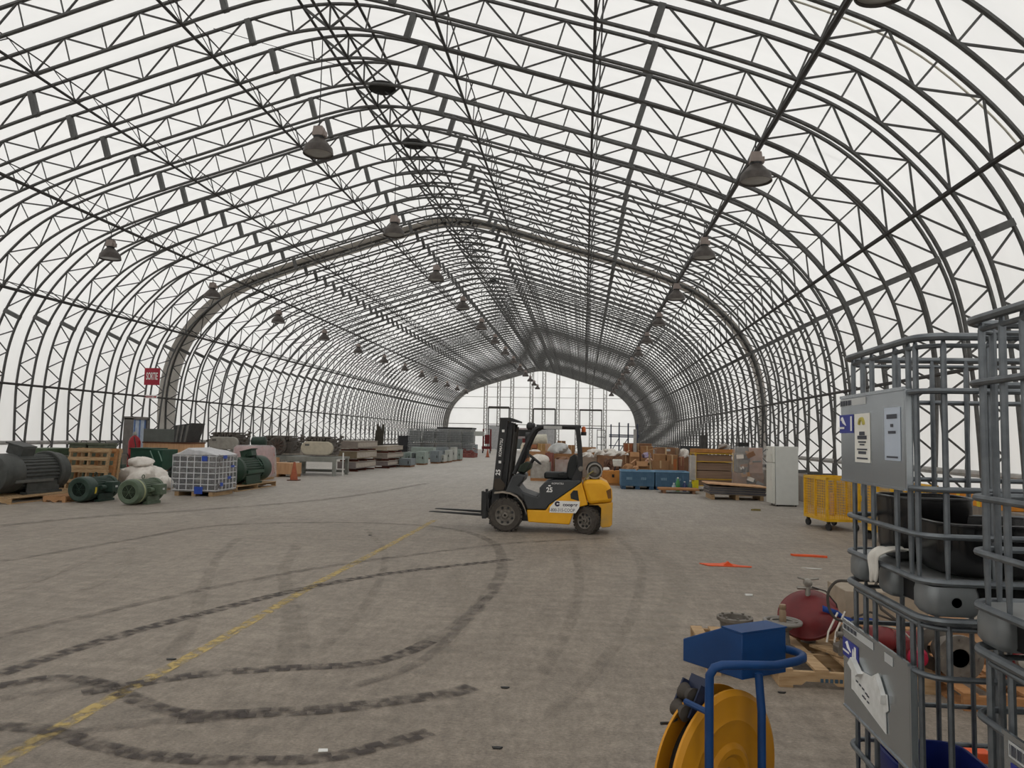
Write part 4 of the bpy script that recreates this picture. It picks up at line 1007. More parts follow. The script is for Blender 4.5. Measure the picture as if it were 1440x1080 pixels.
# wrapped wire cage on pallet
WC = (-10.91, 20.66, 0)
t = thing('wrapped_wire_cage', 'dark parts in a white wire cage wrapped in clear film with blue tape', 'pallet load', WC); ww, wd, wh = 1.28, 1.26, 1.15
for x in (-.5,0,.5): MB().bx(x-.06,x+.06,-.6,.6,0,.12).build('skid', WOOD, t)
MB().bx(-.62,.62,-.61,.61,.12,.15).build('deck', mat('grey_deck', (120,116,112), rough=.8), t)
WW = mat('white_wire', (214,214,216), rough=.4)
b = MB()
for k in range(7):
    z = .17+(wh-.2)*k/6; b.tube([(-ww/2,-wd/2,z),(ww/2,-wd/2,z),(ww/2,wd/2,z),(-ww/2,wd/2,z)], .013, 5, True)
for k in range(7):
    x = -ww/2+ww*k/6; b.tube([(x,-wd/2,.15),(x,-wd/2,wh)], .013, 5); b.tube([(x,wd/2,.15),(x,wd/2,wh)], .013, 5)
    y = -wd/2+wd*k/6; b.tube([(ww/2,y,.15),(ww/2,y,wh)], .013, 5); b.tube([(-ww/2,y,.15),(-ww/2,y,wh)], .013, 5)
b.build('wire_mesh', WW, t)
rnd = random.Random(5); DP = [mat('dark_part_a', (74,70,70), rough=.6, var=.25), mat('dark_part_b', (104,100,98), rough=.55, var=.25), mat('dark_part_c', (52,50,56), rough=.6, var=.25)]
for z in (.28,.48,.68,.88,1.03):
    for x in (-.45,-.15,.15,.45):
        b = MB(); a = Vector((rnd.uniform(-1,1),rnd.uniform(-.5,.5),rnd.uniform(-.3,.3))).normalized(); b.lathe([(.02,-.2),(.1,-.19),(.11,-.05),(.15,-.04),(.15,.03),(.1,.04),(.09,.2),(.02,.21)], (x+rnd.uniform(-.05,.05),-.46,z), a, n=12); b.build('cast_part', DP[rnd.randrange(3)], t)
        b = MB(); b.lathe([(.02,-.2),(.1,-.19),(.14,0),(.09,.2),(.02,.21)], (.46,x+.05,z), (rnd.uniform(-.5,.5),1,.2), n=12); b.build('cast_part', DP[rnd.randrange(3)], t)
MB().bx(-.4,.34,-.34,.5,.15,1.05).build('inner_box', DP[0], t)
b = MB(); b.prism([(-.68,1.14),(-.42,1.23),(-.2,1.35),(.0,1.31),(.3,1.27),(.68,1.15)], -.66,.66); b.build('top_film', mat('bunched_film', (206,206,208), rough=.4, rgb2=(182,182,186), scale=9, bump=.4), t, bevel=.03)
b = MB(); b.rings([[b.v(p) for p in rrect(-ww/2-.03-k, ww/2+.03+k, -wd/2-.03-k, wd/2+.03+k, z, .08, 3)] for z, k in ((.14,.0),(.45,.012),(.85,-.004),(1.16,.01))], caps=False); b.build('stretch_film', mat('thin_stretch_film', (214,216,218), rough=.3, alpha=.2, var=.1, scale=6, bump=.6), t)
BT = mat('blue_tape', (44,76,168), rough=.5)
for p, s in (((.32,-.68,1.06),(.16,.01,.14)),((.18,-.68,.17),(.24,.01,.2)),((.69,-.2,1.1),(.01,.22,.09)),((.69,.1,.5),(.01,.2,.08)),((.69,-.35,.33),(.01,.16,.1)),((.69,.28,.82),(.01,.2,.06))): MB().box(p, s, rz=.02).build('tape_patch', BT, t)
# big green motor on a pallet
pallet('light pallet under the large dark green motor beside the wrapped cage', (-11.0, 23.3, 0), 1.0, 2.9, .16, WOOD, nb=7)
mg = motor('large dark green motor on a light pallet, right of the wrapped wire cage', (-11.0, 24.55, .16), 2.25, .43, mat('forest_green_motor', (36,60,46), rough=.45, var=.2, scale=7), rz=-PI/2, box='top')
b = MB(); b.tube([(.6,.05,.98),(.75,.2,.8),(.8,.42,.55)], .03, 7); b.box((1.3,-.44,.4), (1.2,.05,.1)); b.box((1.3,.44,.4), (1.2,.05,.1)); b.build('side_rail', mat('green_rail', (44,72,56), rough=.5), mg)
# wrapped red crate
t = thing('wrapped_crate', 'red box wrapped in clear film, behind the large dark green motor', 'crate', (-12.7, 27.8, 0)); RC = mat('salmon_red_board', (198,98,82), rough=.6, rgb2=(176,80,68), scale=4)
MB().bx(-.56,.56,-.6,.6,.12,1.25).build('crate_body', RC, t, bevel=.03); MB().bx(-.56,.56,-.6,.6,0,.12).build('skid', WOOD, t)
b = MB(); b.rings([[b.v(p) for p in rrect(-.6-k,.6+k,-.64-k,.64+k,z,.1,3)] for z, k in ((.1,.05),(.6,.04),(1.2,.0),(1.32,-.08))], caps=True); b.build('film', FILM, t)
# engines on stands
EG = mat('engine_grey', (160,157,149), rough=.55, var=.15, scale=6); ED = mat('engine_dark', (92,86,80), rough=.6, var=.3, scale=10); EB = mat('engine_beige', (190,181,162), rough=.5, var=.1)
def engine(label, loc, front, group='large gear cases on stands', face=True, w=2.2):
    t = thing('gear_case', label, 'machine', loc, 0, group)
    k = w/2.2
    MB().box((0,.4,.5*k), (1.7*k,1.2,.8*k)).build('block', ED, t, bevel=.04)
    b = MB()
    for i in range(9):
        b.box((-.75*k+.19*k*i, .2, 1.05*k+.05*math.sin(i*2.3)), (.15*k,.9,.22*k))
    b.box((0,.3,1.2*k), (1.5*k,1.0,.06)); b.build('head_cover', ED, t, bevel=.02)
    if face:
        pts = []
        for cx_, a0 in ((.62*k,-PI/2),(-.62*k,PI/2)):
            for i in range(11): a = a0+PI*i/10; pts.append((cx_+.42*k*math.cos(a), .52*k+.42*k*math.sin(a)))
        f = MB().prism(pts, -.36,-.2).build('front_cover', front, t, bevel=.03)
        MB().box((-.62*k,-.365,.72*k), (.28*k,.01,.12*k)).build('cover_plate', mat('grey_plate', (104,102,98), rough=.5), f)
    else:
        f = MB().lathe([(.55*k,-.1),(.62*k,0),(.62*k,.12),(.5*k,.16),(.3*k,.1),(.12*k,.14),(.02,.14)], (0,-.2,.6*k), (0,-1,0), n=32).build('gear_wheel', ED, t)
        b = MB()
        for i in range(10): a = 2*PI*i/10; b.cyl((0,-.33,.6*k),(math.cos(a)*.58*k,-.33,.6*k+math.sin(a)*.58*k),.03,n=6)
        b.build('spoke', mat('rusty_spoke', (96,80,72), rough=.7, var=.2), f)
    rn = random.Random(int(loc[1]*10))
    for i in range(7):
        s = -1 if i % 2 else 1; x = s*(.9+.12*rn.random())*k; b = MB()
        b.tube([(x,.1*i-.1,.3*k+.13*i*k),(x+s*.22*k,.1*i-.1,.36*k+.13*i*k),(x+s*.3*k,.1*i-.1,.55*k+.12*i*k)], .045, 7); b.lathe([(.02,-.02),(.1,-.02),(.1,.03),(.02,.03)], (x+s*.3*k,.1*i-.1,.55*k+.12*i*k), (s*.4,0,1), n=12); b.build('pipe', ED, t)
    b = MB(); b.tube([(-.5*k,-.05,1.0*k),(-.3*k,-.1,1.12*k),(.3*k,-.1,1.12*k),(.5*k,-.05,1.0*k)], .04, 7); b.build('manifold', EG, t)
    return t
def stand(label, loc, w, d, h, m, legs=True, cat='stand'):
    t = thing('steel_stand', label, cat, loc); MB().bx(-w/2,w/2,-d/2,d/2,h-.08,h).build('table_top', m, t)
    MB().bx(-w/2,w/2,-d/2-.004,-d/2+.06,h-.2,h-.08).build('apron', m, t)
    for x in (-w/2+.1, w/2-.1):
        for y in (-d/2+.1, d/2-.1): MB().bx(x-.07,x+.07,y-.07,y+.07,0,h-.08).build('leg', m, t)
    MB().bx(-w/2,w/2,d/2-.14,d/2-.06,.08,.2).build('rail', m, t)
    return t
SG = mat('grey_stand_paint', (134,136,130), rough=.55, var=.12)
stand('grey steel stand under the leftmost gear case', (-15.75, 31.9, 0), 1.6,1.3,.97, SG)
engine('leftmost gear case with a long rounded grey cover, behind the wrapped cage', (-15.75, 31.6, .972), EG, w=1.45)
stand('grey steel stand under the gear case with the open gear wheel', (-14.35, 34.4, 0), 1.7,1.3,.75, SG)
engine('gear case with an open rusty gear wheel, between the two covered ones', (-14.35, 34.1, .775), EG, face=False, w=1.6)
stand('low grey steel stand with thick legs beside the traffic cone, carrying a beige gear case', (-11.65, 32.0, 0), 2.2,1.9,.80, SG)
engine('gear case with a long rounded beige cover, on the grey stand behind the traffic cone', (-11.72, 32.2, .802), EB, w=1.55)
tag(MB().box((0,0,0), (.05,.05,1.0)).build('white_post', WHITE), 'thin white post standing at the right end of the grey stand', 'post').location = (-10.42, 31.6, .5)
t = thing('green_drum_motor', 'dark green pump end between the two left gear cases', 'machine part', (-14.2, 31.5, 0))
MB().lathe([(.05,-.32),(.22,-.3),(.24,.24),(.1,.3)], (0,0,1.4), (1,0,0), n=22).build('pump_body', GRNM, t); MB().bx(-.2,.2,-.2,.2,0,1.2).build('pedestal', BLK, t)
# plywood box with cone
t = thing('low_plywood_box', 'long low plywood box on skids behind the traffic cone', 'crate', (-12.6, 30.1, 0))
MB().box((0,0,.34), (1.5,.8,.46)).build('crate_body', PLY, t, bevel=.006)
for x in (-.65,0,.65): MB().box((x,0,.055), (.14,.8,.11)).build('skid', WOODO, t)
def cone(label, loc):
    t = thing('traffic_cone', label, 'traffic cone', loc); m = mat('faded_cone_orange', (170,92,58), rough=.6, rgb2=(140,72,48), scale=7)
    MB().lathe([(.15,.03),(.145,.05),(.04,.7),(.03,.71)], n=24).build('cone_body', m, t); MB().box((0,0,.018), (.4,.4,.035)).build('base', mat('cone_base', (96,62,48), rough=.8), t, bevel=.01)
    return t
cone('faded orange traffic cone standing in front of the low plywood box', (-11.05, 27.7, 0))
cone('small red traffic cone far down the hall, left of the forklift mast', (-8.3, 64.5, 0))
tag(MB().box((0,0,0), (.5,.3,.75)).build('upright_board', PLY), 'small upright plywood panel standing behind the long low plywood box', 'panel').location = (-13.35, 31.0, .375)
# stacks of long crates
CM = [mat('crate_grey_brown', (138,128,120), rough=.8, var=.12), mat('crate_olive', (124,110,88), rough=.8, var=.12), mat('crate_mauve', (126,116,114), rough=.8, var=.12), mat('crate_pale', (176,164,146), rough=.8, var=.1)]
END = mat('pale_crate_end', (184,176,166), rough=.8, rgb2=(160,150,138), scale=6)
def long_crate(label, loc, w, d, h, m, group):
    t = thing('long_crate', label, 'crate', loc, 0, group)
    MB().box((0,0,h/2+.07), (w,d,h-.14)).build('crate_body', m, t, bevel=.008); MB().box((w/2+.004,0,h/2+.07), (.008,d-.1,h-.24)).build('end_panel', END, t)
    MB().box((0,0,h+.01), (w+.04,d+.02,.02)).build('lid', END, t)
    for y in (-d*.4,0,d*.4): MB().box((0,y,.035), (w,.12,.07)).build('skid', mat('red_brown_skid', (112,70,60), rough=.8), t)
    return t
z = 0
for k, (nm, h) in enumerate((('bottom',.46),('middle',.5),('top',.46))):
    long_crate('%s crate in the tall stack right of the white post' % nm, (-11.38+.03*k, 36.8, z), .92, 3.5, h, CM[(2,1,0)[k]], 'long crates in the tall stack'); z += h+.022
z = 0
for k, (nm, h) in enumerate((('bottom',.38),('middle',.4),('top',.36))):
    long_crate('%s crate in the lower stack, second along the left wall' % nm, (-10.85-.04*k, 41.0, z), .8, 3.6, h, CM[(2,0,3)[k]], 'long crates in the lower stack'); z += h+.022
# grey green cabinets and appliances farther down
CG = [mat('cabinet_grey_green', (142,154,148), rough=.6, var=.1), mat('cabinet_blue_grey', (120,128,132), rough=.6, var=.1), mat('cabinet_pale', (172,174,168), rough=.6, var=.1), mat('cabinet_dark', (92,98,98), rough=.6, var=.1)]
rnd = random.Random(11)
def cabinet(label, x0, x1, ytop, ybot, m, d=1.2, grp='grey green cabinets along the left wall'):
    p = at((x0+x1)/2, ybot); w = (x1-x0)*p.y/1040*.97; h = max(.3, aty((x0+x1)/2, ytop, p.y).z)
    t = thing('steel_cabinet', label, 'cabinet', (p.x, p.y+d/2, 0), 0, grp)
    MB().box((0,0,h/2+.05), (w,d,h-.1)).build('cabinet_body', m, t, bevel=.01); MB().box((0,-d/2-.008,h/2+.05), (w*.84,.016,(h-.1)*.84)).build('front_panel', m, t)
    MB().box((0,0,.05), (w*.9,d*.9,.1)).build('plinth', CARD3, t); MB().box((w*.3,-d/2-.03,h*.55), (.05,.03,.16)).build('latch', BLK, t)
    return t
cabinet('low blue grey cabinet at the near end of the cabinet row', 560,578,645,657,CG[1])
cabinet('grey green cabinet standing behind the low blue grey one', 553,566,636,653,CG[0],.8)
cabinet('wide grey green cabinet behind the near end of the row', 567,577,636,652.5,CG[0],.8)
cabinet('tall square grey green cabinet, third in the row along the left wall', 584,597,635,654,CG[0])
cabinet('dark narrow cabinet beside the tall square one', 578.5,582,637,653.5,CG[3],.6)
cabinet('grey cabinet after the tall square one', 604,617,634,652,CG[1])
cabinet('pale narrow cabinet with a white patch, middle of the far row', 618.5,624,640,651.5,CG[2])
cabinet('rounded grey cabinet near the far end of the row', 625,632,633,650.5,CG[2])
cabinet('pale grey cabinet next to the far end of the row', 633,639,629,649,CG[2])
cabinet('grey green cabinet at the far end of the row', 640,647,632,648,CG[0])
cabinet('long grey green cabinet behind the middle of the row', 577,610,629,645.5,CG[0],1.0)
cabinet('second long grey cabinet farther behind the row', 612,628,629,643.5,CG[1],1.0)
cabinet('wide grey box at the far end before the red pipes', 652,669,625,639,CG[1],1.5)
# wire cages stacked far away
CW = mat('far_cage_wire', (150,152,152), rough=.5, metal=.4)
def wire_cage(label, loc, w, d, h):
    t = thing('wire_cage', label, 'wire cage', loc, 0, 'wire cages stacked far along the left wall')
    b = MB()
    for k in range(6):
        z = .12+(h-.14)*k/5; b.tube([(-w/2,-d/2,z),(w/2,-d/2,z),(w/2,d/2,z),(-w/2,d/2,z)], .028, 4, True)
    for k in range(8):
        x = -w/2+w*k/7
        for y in (-d/2, d/2): b.tube([(x,y,.1),(x,y,h)], .024, 4)
    b.build('wire_mesh', CW, t); MB().bx(-w/2,w/2,-d/2,d/2,.02,.1).build('tray', CG[3], t); MB().bx(-w*.42,w*.42,-d*.42,d*.42,.1,h*.85).build('bottle', mat('far_bottle', (128,132,134), rough=.5), t)
    return t
for i in range(5):
    for k in range(2 if i else 2):
        wire_cage('%s wire cage of the %s stack from the left, far along the left wall' % (('lower','upper')[k], ORD[i]), (-15.1+1.12*i, 66.0+.6*i, k*1.22), 1.05, 1.1, 1.2)
t = thing('site_cabin', 'grey site cabin with a dark flat roof, behind the stacked wire cages', 'cabin', (-14.9, 87, 0)); MB().bx(-1.9,1.9,-1.6,1.6,.1,2.6).build('cabin_wall', mat('cabin_grey', (142,142,138), rough=.7), t); MB().bx(-2.05,2.05,-1.75,1.75,2.6,2.8).build('roof', BLK, t); MB().bx(.9,1.6,-1.64,-1.6,.2,2.1).build('cabin_door', CG[3], t); MB().bx(-1.9,1.9,-1.6,1.6,0,.1).build('plinth', BLK, t)
tag(MB().box((0,0,0), (1.0,1.2,1.75)).build('dark_container', mat('dark_container_paint', (56,56,58), rough=.7), bevel=.03), 'dark container at the left wall before the stacked wire cages', 'container').location = (-16.4, 67.5, .875)
rubble('pipe_heap', 'heap of dark red pipe fittings on the floor beyond the cabinets', 'pipe heap', (-9.75, 63.3, 0), (1.3,2.4,.6), mat('red_brown_fittings', (124,72,66), rough=.7, var=.3), 40, 9)
for i, px in enumerate((507, 586.5)):
    p = aty(px, 610, 41+i*13)
t = thing('timber_bundle', 'dark upright bundle of poles standing behind the lower stack of long crates', 'bundle', (-14.6, 52.0, 0)); 
for k in range(6): b = MB(); b.tube([(-.3+.11*k,0,0),(-.2+.1*k,.15,2.1+.15*((k*3)%4))], .07, 6); b.build('pole', mat('dark_pole', (62,58,50), rough=.8), t)
# red stand, jack and small stuff near the far doors
t = thing('red_trolley', 'red trolley frame standing near the far end wall, left of the forklift mast', 'trolley', (-10.4, 80, 0))
b = MB(); b.tube([(-.4,0,.2),(-.4,0,2.6),(.4,0,2.6),(.4,0,.2)], .09, 6); b.box((0,0,.6), (1.0,.8,.3)); b.box((0,.2,1.5), (.5,.4,1.0)); b.build('trolley_frame', REDP, t); MB().box((-.9,0,2.1), (1.2,.4,.5)).build('lifting_arm', CG[2], t)
for x in (-.4,.4): MB().lathe([(.03,-.05),(.15,-.05),(.15,.05),(.03,.05)], (x,-.3,.15), (1,0,0), n=14).build('wheel', BLK, t)
t = thing('parked_machine', 'dark parked machine with pale panels beside the far middle door', 'machine', (-7.2, 88, 0))
MB().bx(-1.6,1.4,-1,1,.4,1.6).build('machine_body', CG[3], t, bevel=.05); MB().bx(-.6,1.2,-.8,.8,1.6,2.9).build('cab', mat('pale_cab', (172,160,160), rough=.5), t, bevel=.05); MB().bx(-.6,1.2,-.82,-.78,1.9,2.7).build('cab_window', BLK, t)
for x in (-1.0,.8): MB().lathe([(.05,-.15),(.45,-.15),(.45,.15),(.05,.15)], (x,-.95,.45), (0,1,0), n=18).build('wheel', RUB, t)
t = thing('propane_bottle', 'pale upright gas bottle standing on the floor just right of the forklift mast', 'gas bottle', (-3.9, 50, 0)); MB().lathe([(.2,0),(.3,.05),(.3,1.2),(.2,1.45),(.1,1.5)], n=18).build('bottle_body', mat('cream_bottle', (206,196,178), rough=.5), t); MB().lathe([(.2,1.45),(.2,1.75)], n=14).build('collar', REDP, t)
# ================================================================ middle and right: boxes and bins
def carton(label, x0, x1, ytop, ybot, Y, m=None, d=.6, tape=True, floor=False, flaps=False, z0=None, grp=None, rz=0.0, name='cardboard_box'):
    m = m or CARD; c = (x0+x1)/2; a = aty(c, ytop, Y); bb = aty(c, ybot, Y); w = (x1-x0)*Y/1040
    lo = 0 if floor else (bb.z if z0 is None else z0); h = a.z-lo
    t = thing(name, label, 'box', (a.x, Y+d/2, lo), rz, grp or 'cardboard boxes in the pile')
    MB().box((0,0,h/2), (w,d,h)).build('box_body', m, t, bevel=.008)
    if tape: MB().box((0,0,h+.001), (.06*min(1,w*2),d*1.002,.002)).build('tape', TAPE, t); 
    if tape: MB().box((0,-d/2-.002,h*.86), (.06*min(1,w*2),.003,h*.28)).build('tape', TAPE, t)
    if flaps:
        for s in (-1,1):
            b = MB(); b.box((s*(w/2+.09),0,h+.02), (.24,d,.012), ry=s*.7); b.build('flap', m, t)
        b = MB(); b.box((0,-d/2-.06,h-.06), (w*.96,.012,.22), rx=-.5); b.build('flap', m, t)
    return t
def label_on(t, w, h, x, y, z): MB().box((x,y,z), (w,.004,h)).build('label', LGREY, t)
def heap(label, x0, x1, ytop, ybot, Y, m=None, d=1.0, seed=1, name='plastic_bag', cat='bag', grp='white plastic bags on the pallet boxes'):
    c = (x0+x1)/2; a = aty(c, ytop, Y+d/2); bb = aty(c, ybot, Y+d/2); w = (x1-x0)*(Y+d/2)/1040; h = a.z-bb.z
    b = MB(); b.blob((0,0,0), (w,d,h*1.3), seed, .15, 24, 14, freq=4); o = b.build(name, m or BAGW); o.location = (a.x, Y+d/2, bb.z+h*.36); return tag(o, label, cat, grp)
def gaylord(label, x0, x1, ytop, Y, m, d=1.1, fill=None, seed=0):
    c = (x0+x1)/2; a = aty(c, ytop, Y); w = (x1-x0)*Y/1040; h = a.z
    t = thing('pallet_box', label, 'pallet box', (a.x, Y+d/2, 0), 0, 'large cardboard pallet boxes')
    for s in (-1,1):
        MB().box((s*(w/2-.01),0,.12+(h-.12)/2), (.02,d,h-.12)).build('side_wall', m, t); MB().box((0,s*(d/2-.01),.12+(h-.12)/2), (w,.02,h-.12)).build('side_wall', m, t)
    MB().box((0,0,.06), (w*.98,d*.98,.12)).build('pallet_base', WOODO, t); MB().box((0,0,h-.15), (w-.05,d-.05,.06)).build('load', m, t)
    return t
# front: wrapped bundles seen through the forklift
t = gaylord('film wrapped bundle of white bags on a wooden cart, seen behind the steering wheel', 746,774,650,31.5, mat('pale_grey_bundle', (172,166,158), rough=.6, rgb2=(146,140,132), scale=6), .9)
heap('white plastic bags heaped on the wrapped bundle behind the steering wheel', 746,772,639,652,31.5, seed=2, d=.8)
t = gaylord('film wrapped reddish box behind the forklift seat', 780,803,646,32.0, mat('reddish_wrapped_board', (158,130,118), rough=.6, rgb2=(176,168,164), scale=3), 1.0)
heap('dark crumpled scrap lying in the wrapped reddish box behind the seat', 783,800,642,648,32.1, CARD3, .7, 4)
gaylord('long cardboard pallet box with a pale rim, behind the bundle at the steering wheel', 742,772,635,35.5, CARD2, 1.2)
heap('white bag on the long pallet box behind the steering wheel', 744,760,632,637,35.6, seed=6, d=.9)
gaylord('cardboard pallet box in the middle row, seen below the crumpled film behind the forklift', 776,812,638,36.5, CARD, 1.2)
heap('large crumpled sheet of clear white film on the middle pallet box', 772,802,623,639,36.6, mat('crumpled_film', (206,206,204), rough=.4, rgb2=(176,178,178), scale=5, bump=.4), 1.2, 9, 'plastic_film')
carton('ochre box standing behind the steering wheel boxes', 756,767,624,637,39, mat('ochre_board', (176,142,92), rough=.8), .7, floor=True)
carton('reddish brown box left of the ochre box, behind the forklift pillar', 740,755,626,637,40.6, mat('red_brown_board', (150,96,66), rough=.8), .8, floor=True, flaps=True)
carton('pale pink box between the ochre box and the crumpled film', 767,774,624,640,38.5, mat('pinkish_board', (198,164,142), rough=.8), .6, floor=True)
carton('brown box seen through the rear window of the overhead guard', 799,808,626,640,40, CARD, .8, floor=True)
carton('dark board box behind the crumpled film', 784,795,620,626,44, CARD3, .8, floor=True)
gaylord('tall reddish pallet box edge below the pink box', 767,778,637,34.0, mat('maroon_board', (140,88,78), rough=.8), .9)
t = thing('pale_machine', 'white machine with a black end, high behind the boxes, inside the overhead guard', 'machine', (-2.9, 46.5, 0))
MB().bx(-.7,.7,-.5,.5,0,1.35).build('pedestal', CARD3, t); MB().lathe([(.05,-.5),(.32,-.48),(.36,0),(.32,.5),(.05,.52)], (.15,0,1.68), (1,0,.1), n=20).build('machine_body', mat('cream_machine', (204,200,184), rough=.5), t); MB().lathe([(.05,-.2),(.42,-.2),(.42,.12),(.05,.14)], (-.5,0,1.72), (1,0,0), n=20).build('black_end', BLK, t)
# right of the forklift: wide brown pallet box and surroundings
t = gaylord('wide brown cardboard pallet box with a white label, behind the gas bottle', 840,878,641,33.0, CARD3, 1.3); label_on(t, .16,.12, .02,-.655,.78)
t2 = gaylord('greyish pallet box directly behind the gas bottle of the forklift', 819,840,643,33.2, mat('greyish_board', (150,134,120), rough=.85), 1.2)
for k, (x0, x1, y0, y1, Y, lb) in enumerate(((818,834,636,645,33.4,'white bags on the greyish pallet box behind the gas bottle'),(836,852,633,643,35,'white bag heap left on the wide brown pallet box'),(850,866,635,643,33.4,'white bag heap in the middle of the wide brown pallet box'),(864,882,634,642,33.6,'pale blue white bag heap right on the wide brown pallet box'))):
    heap(lb, x0, x1, y0, y1, Y, seed=20+k, d=1.0)
gaylord('pallet box filled with white bags far behind the wide brown box', 826,862,637,38.5, CARD, 1.3)
heap('white bags at the back, right of the rear guard pillar', 826,846,631,638,38.6, seed=31, d=1.1)
heap('white bags at the back under the dark scaffold', 846,868,631,639,38.8, seed=32, d=1.1)
gaylord('brown pallet box at the back behind the amber lamp of the forklift', 818,838,629,44, CARD, 1.3)
t = thing('orange_bin', 'orange board bin with a dark hole, on the floor left of the blue bins', 'bin', at(860,683)+Vector((0,.5,0))); OB = mat('orange_board', (202,138,66), rough=.7, rgb2=(180,116,56), scale=4)
MB().box((0,0,.33), (.74,.8,.5)).build('bin_body', OB, t, bevel=.02); MB().box((.06,-.402,.38), (.09,.006,.12)).build('hole', DARKIN, t); MB().box((0,0,.04), (.7,.76,.08)).build('skid', WOODO, t); MB().blob((-.2,0,.6), (.3,.6,.2), 4, .15).build('load', BAGW, t)
t = thing('white_basket', 'white plastic basket with black legs standing on the orange bin', 'basket', at(860,683)+Vector((.24,.45,.58)))
b = MB(); b.box((0,0,.3), (.32,.3,.28), taper=1.2); b.build('basket_body', mat('basket_white', (220,220,212), rough=.5), t, bevel=.03)
for s in (-1,1): MB().tube([(.12*s,-.1,.0),(.08*s,-.1,.17)], .025, 6).build('leg', BLK, t)
rubble('scrap_heap', 'heap of brown scrap and metal pieces between the orange bin and the blue bins', 'scrap', (1.2, 31.6, 0), (.55,.7,1.1), mat('brown_scrap', (112,84,68), rough=.8, var=.35), 26, 21)
# two blue bulk bins
BB = mat('blue_bulk_bin', (74,108,136), rough=.6, rgb2=(86,120,146), scale=5); BBD = mat('blue_bin_recess', (46,74,100), rough=.6)
def bulk_bin(label, cx_, w, y0, rz=0):
    t = thing('bulk_bin', label, 'bulk bin', (cx_, y0+.6, 0), rz, 'blue bulk bins'); d, h = 1.15, .66
    for s in (-1,1):
        MB().box((s*(w/2-.03),0,.12+(h-.12)/2), (.06,d,h-.12)).build('side_wall', BB, t, bevel=.01); MB().box((0,s*(d/2-.03),.12+(h-.12)/2), (w,.05,h-.12)).build('side_wall', BB, t, bevel=.01)
    b = MB()
    for k in range(19): b.box((-w/2+.06+(w-.12)*k/18,-d/2-.012,.39), (.02,.03,.48))
    for z in (.2,.34,.5): b.box((0,-d/2-.006,z), (w-.04,.022,.02))
    b.build('rib', BB, t)
    for x in (-.3,.22): MB().box((x,-d/2-.012,.4), (.2,.03,.09)).build('handle_recess', mat('pale_blue_patch', (128,160,184), rough=.6), t)
    b = MB(); b.tube([(-w/2,-d/2,h),(w/2,-d/2,h),(w/2,d/2,h),(-w/2,d/2,h)], .028, 6, True); b.build('rim', mat('pale_blue_rim', (110,146,174), rough=.5), t)
    MB().box((0,0,.135), (w-.02,d-.02,.03)).build('floor_panel', BB, t)
    for x in (-w/2+.1,0,w/2-.1): MB().box((x,0,.06), (.16,d,.12)).build('foot', BBD, t)
    return t
bulk_bin('left of the two blue plastic bulk bins on the floor', 2.02, 1.22, 27.75)
bulk_bin('right of the two blue plastic bulk bins, with bottles in front of it', 3.28, 1.22, 27.8)
for k, (x, m, lb) in enumerate(((3.42,mat('green_bottle', (70,140,80), rough=.3),'green bottle standing in front of the right blue bin'),(3.28,mat('clear_bottle', (170,184,190), rough=.25),'clear bottle left of the green one before the blue bin'),(3.66,mat('navy_bottle', (48,62,104), rough=.3),'navy bottle right of the green one before the blue bin'),(3.86,mat('dull_green_bottle', (84,112,104), rough=.3),'dull green bottle nearest the yellow rack'))):
    t = thing('bottle', lb, 'bottle', (x, 27.3, 0), 0, 'bottles before the right blue bin'); h = (.5,.3,.36,.4)[k]
    MB().lathe([(.06,0),(.075,.02),(.075,h*.65),(.03,h*.85),(.03,h*.95)], n=16).build('bottle_body', m, t); MB().lathe([(.034,h*.93),(.034,h)], n=12).build('cap', WHITE, t)
t = thing('wooden_plank_pallet', 'low wooden board lying on the floor in front of the right blue bin', 'board', (3.33, 26.55, 0)); MB().box((0,0,.14), (1.36,.75,.06)).build('board', WOODO, t)
for x in (-.5,.5): MB().box((x,0,.055), (.1,.7,.11)).build('batten', CARD3, t)
# cartons above the bins
F = True
carton('taped box standing behind the right blue bin, second from its left end', 918,940,648,670,29.3, CARD, .6, floor=F)
carton('box with a printed side, on top of the taped box behind the right blue bin', 920,936,638.5,647.8,29.35, CARD, .5, tape=False)
t = carton('tall brown sack box with an orange streak, behind the right blue bin', 938,953,640,670,29.4, CARD, .6, floor=F); MB().box((.1,-.304,.85), (.12,.004,.5)).build('orange_streak', mat('orange_streak', (190,104,52), rough=.8, rgb2=(170,110,70), scale=9), t)
carton('reddish box between the streaked sack box and the yellow rack', 954,962,643,670,29.6, mat('rose_board', (150,104,84), rough=.85), .6, floor=F)
t = carton('wide closed box with two white labels at the top of the pile', 924,949,629.5,640,31.2, CARD3, .9, floor=F); label_on(t, .16,.09,.1,-.46,1.42-.0); 
carton('grey brown box at the right end of the pile top', 949,955,630,642,31.4, mat('grey_brown_board', (142,118,98), rough=.85), .8, floor=F)
carton('open tilted box with raised flaps in the middle of the pile', 886,899,637,655,30.6, CARD2, .7, floor=F, flaps=True, tape=False)
carton('box with a torn pinkish liner right of the open tilted box', 895,911,650,664,29.5, CARD2, .7, floor=F, flaps=True, tape=False)
carton('small box with a white label left of the open tilted box', 876,884,640,650,31, CARD3, .6, floor=F)
heap('pinkish crumpled liner in the torn box', 898,910,650,658,29.6, mat('pink_liner', (196,150,128), rough=.7, bump=.3), .6, 44)
heap('white and violet printed bag lying on the pile behind the torn box', 903,915,636,644,30.6, mat('violet_print_bag', (196,186,204), rough=.5, rgb2=(120,104,160), scale=5), .8, 45)
b = MB(); p0 = aty(912,636,29.2); p1 = aty(917.5,664,29.2); b.tube([(p0.x,29.0,p0.z),(p1.x,29.0,0.02)], .035, 4); tag(b.build('timber_post', WOOD), 'thin pale timber post standing behind the joint of the two blue bins', 'post')
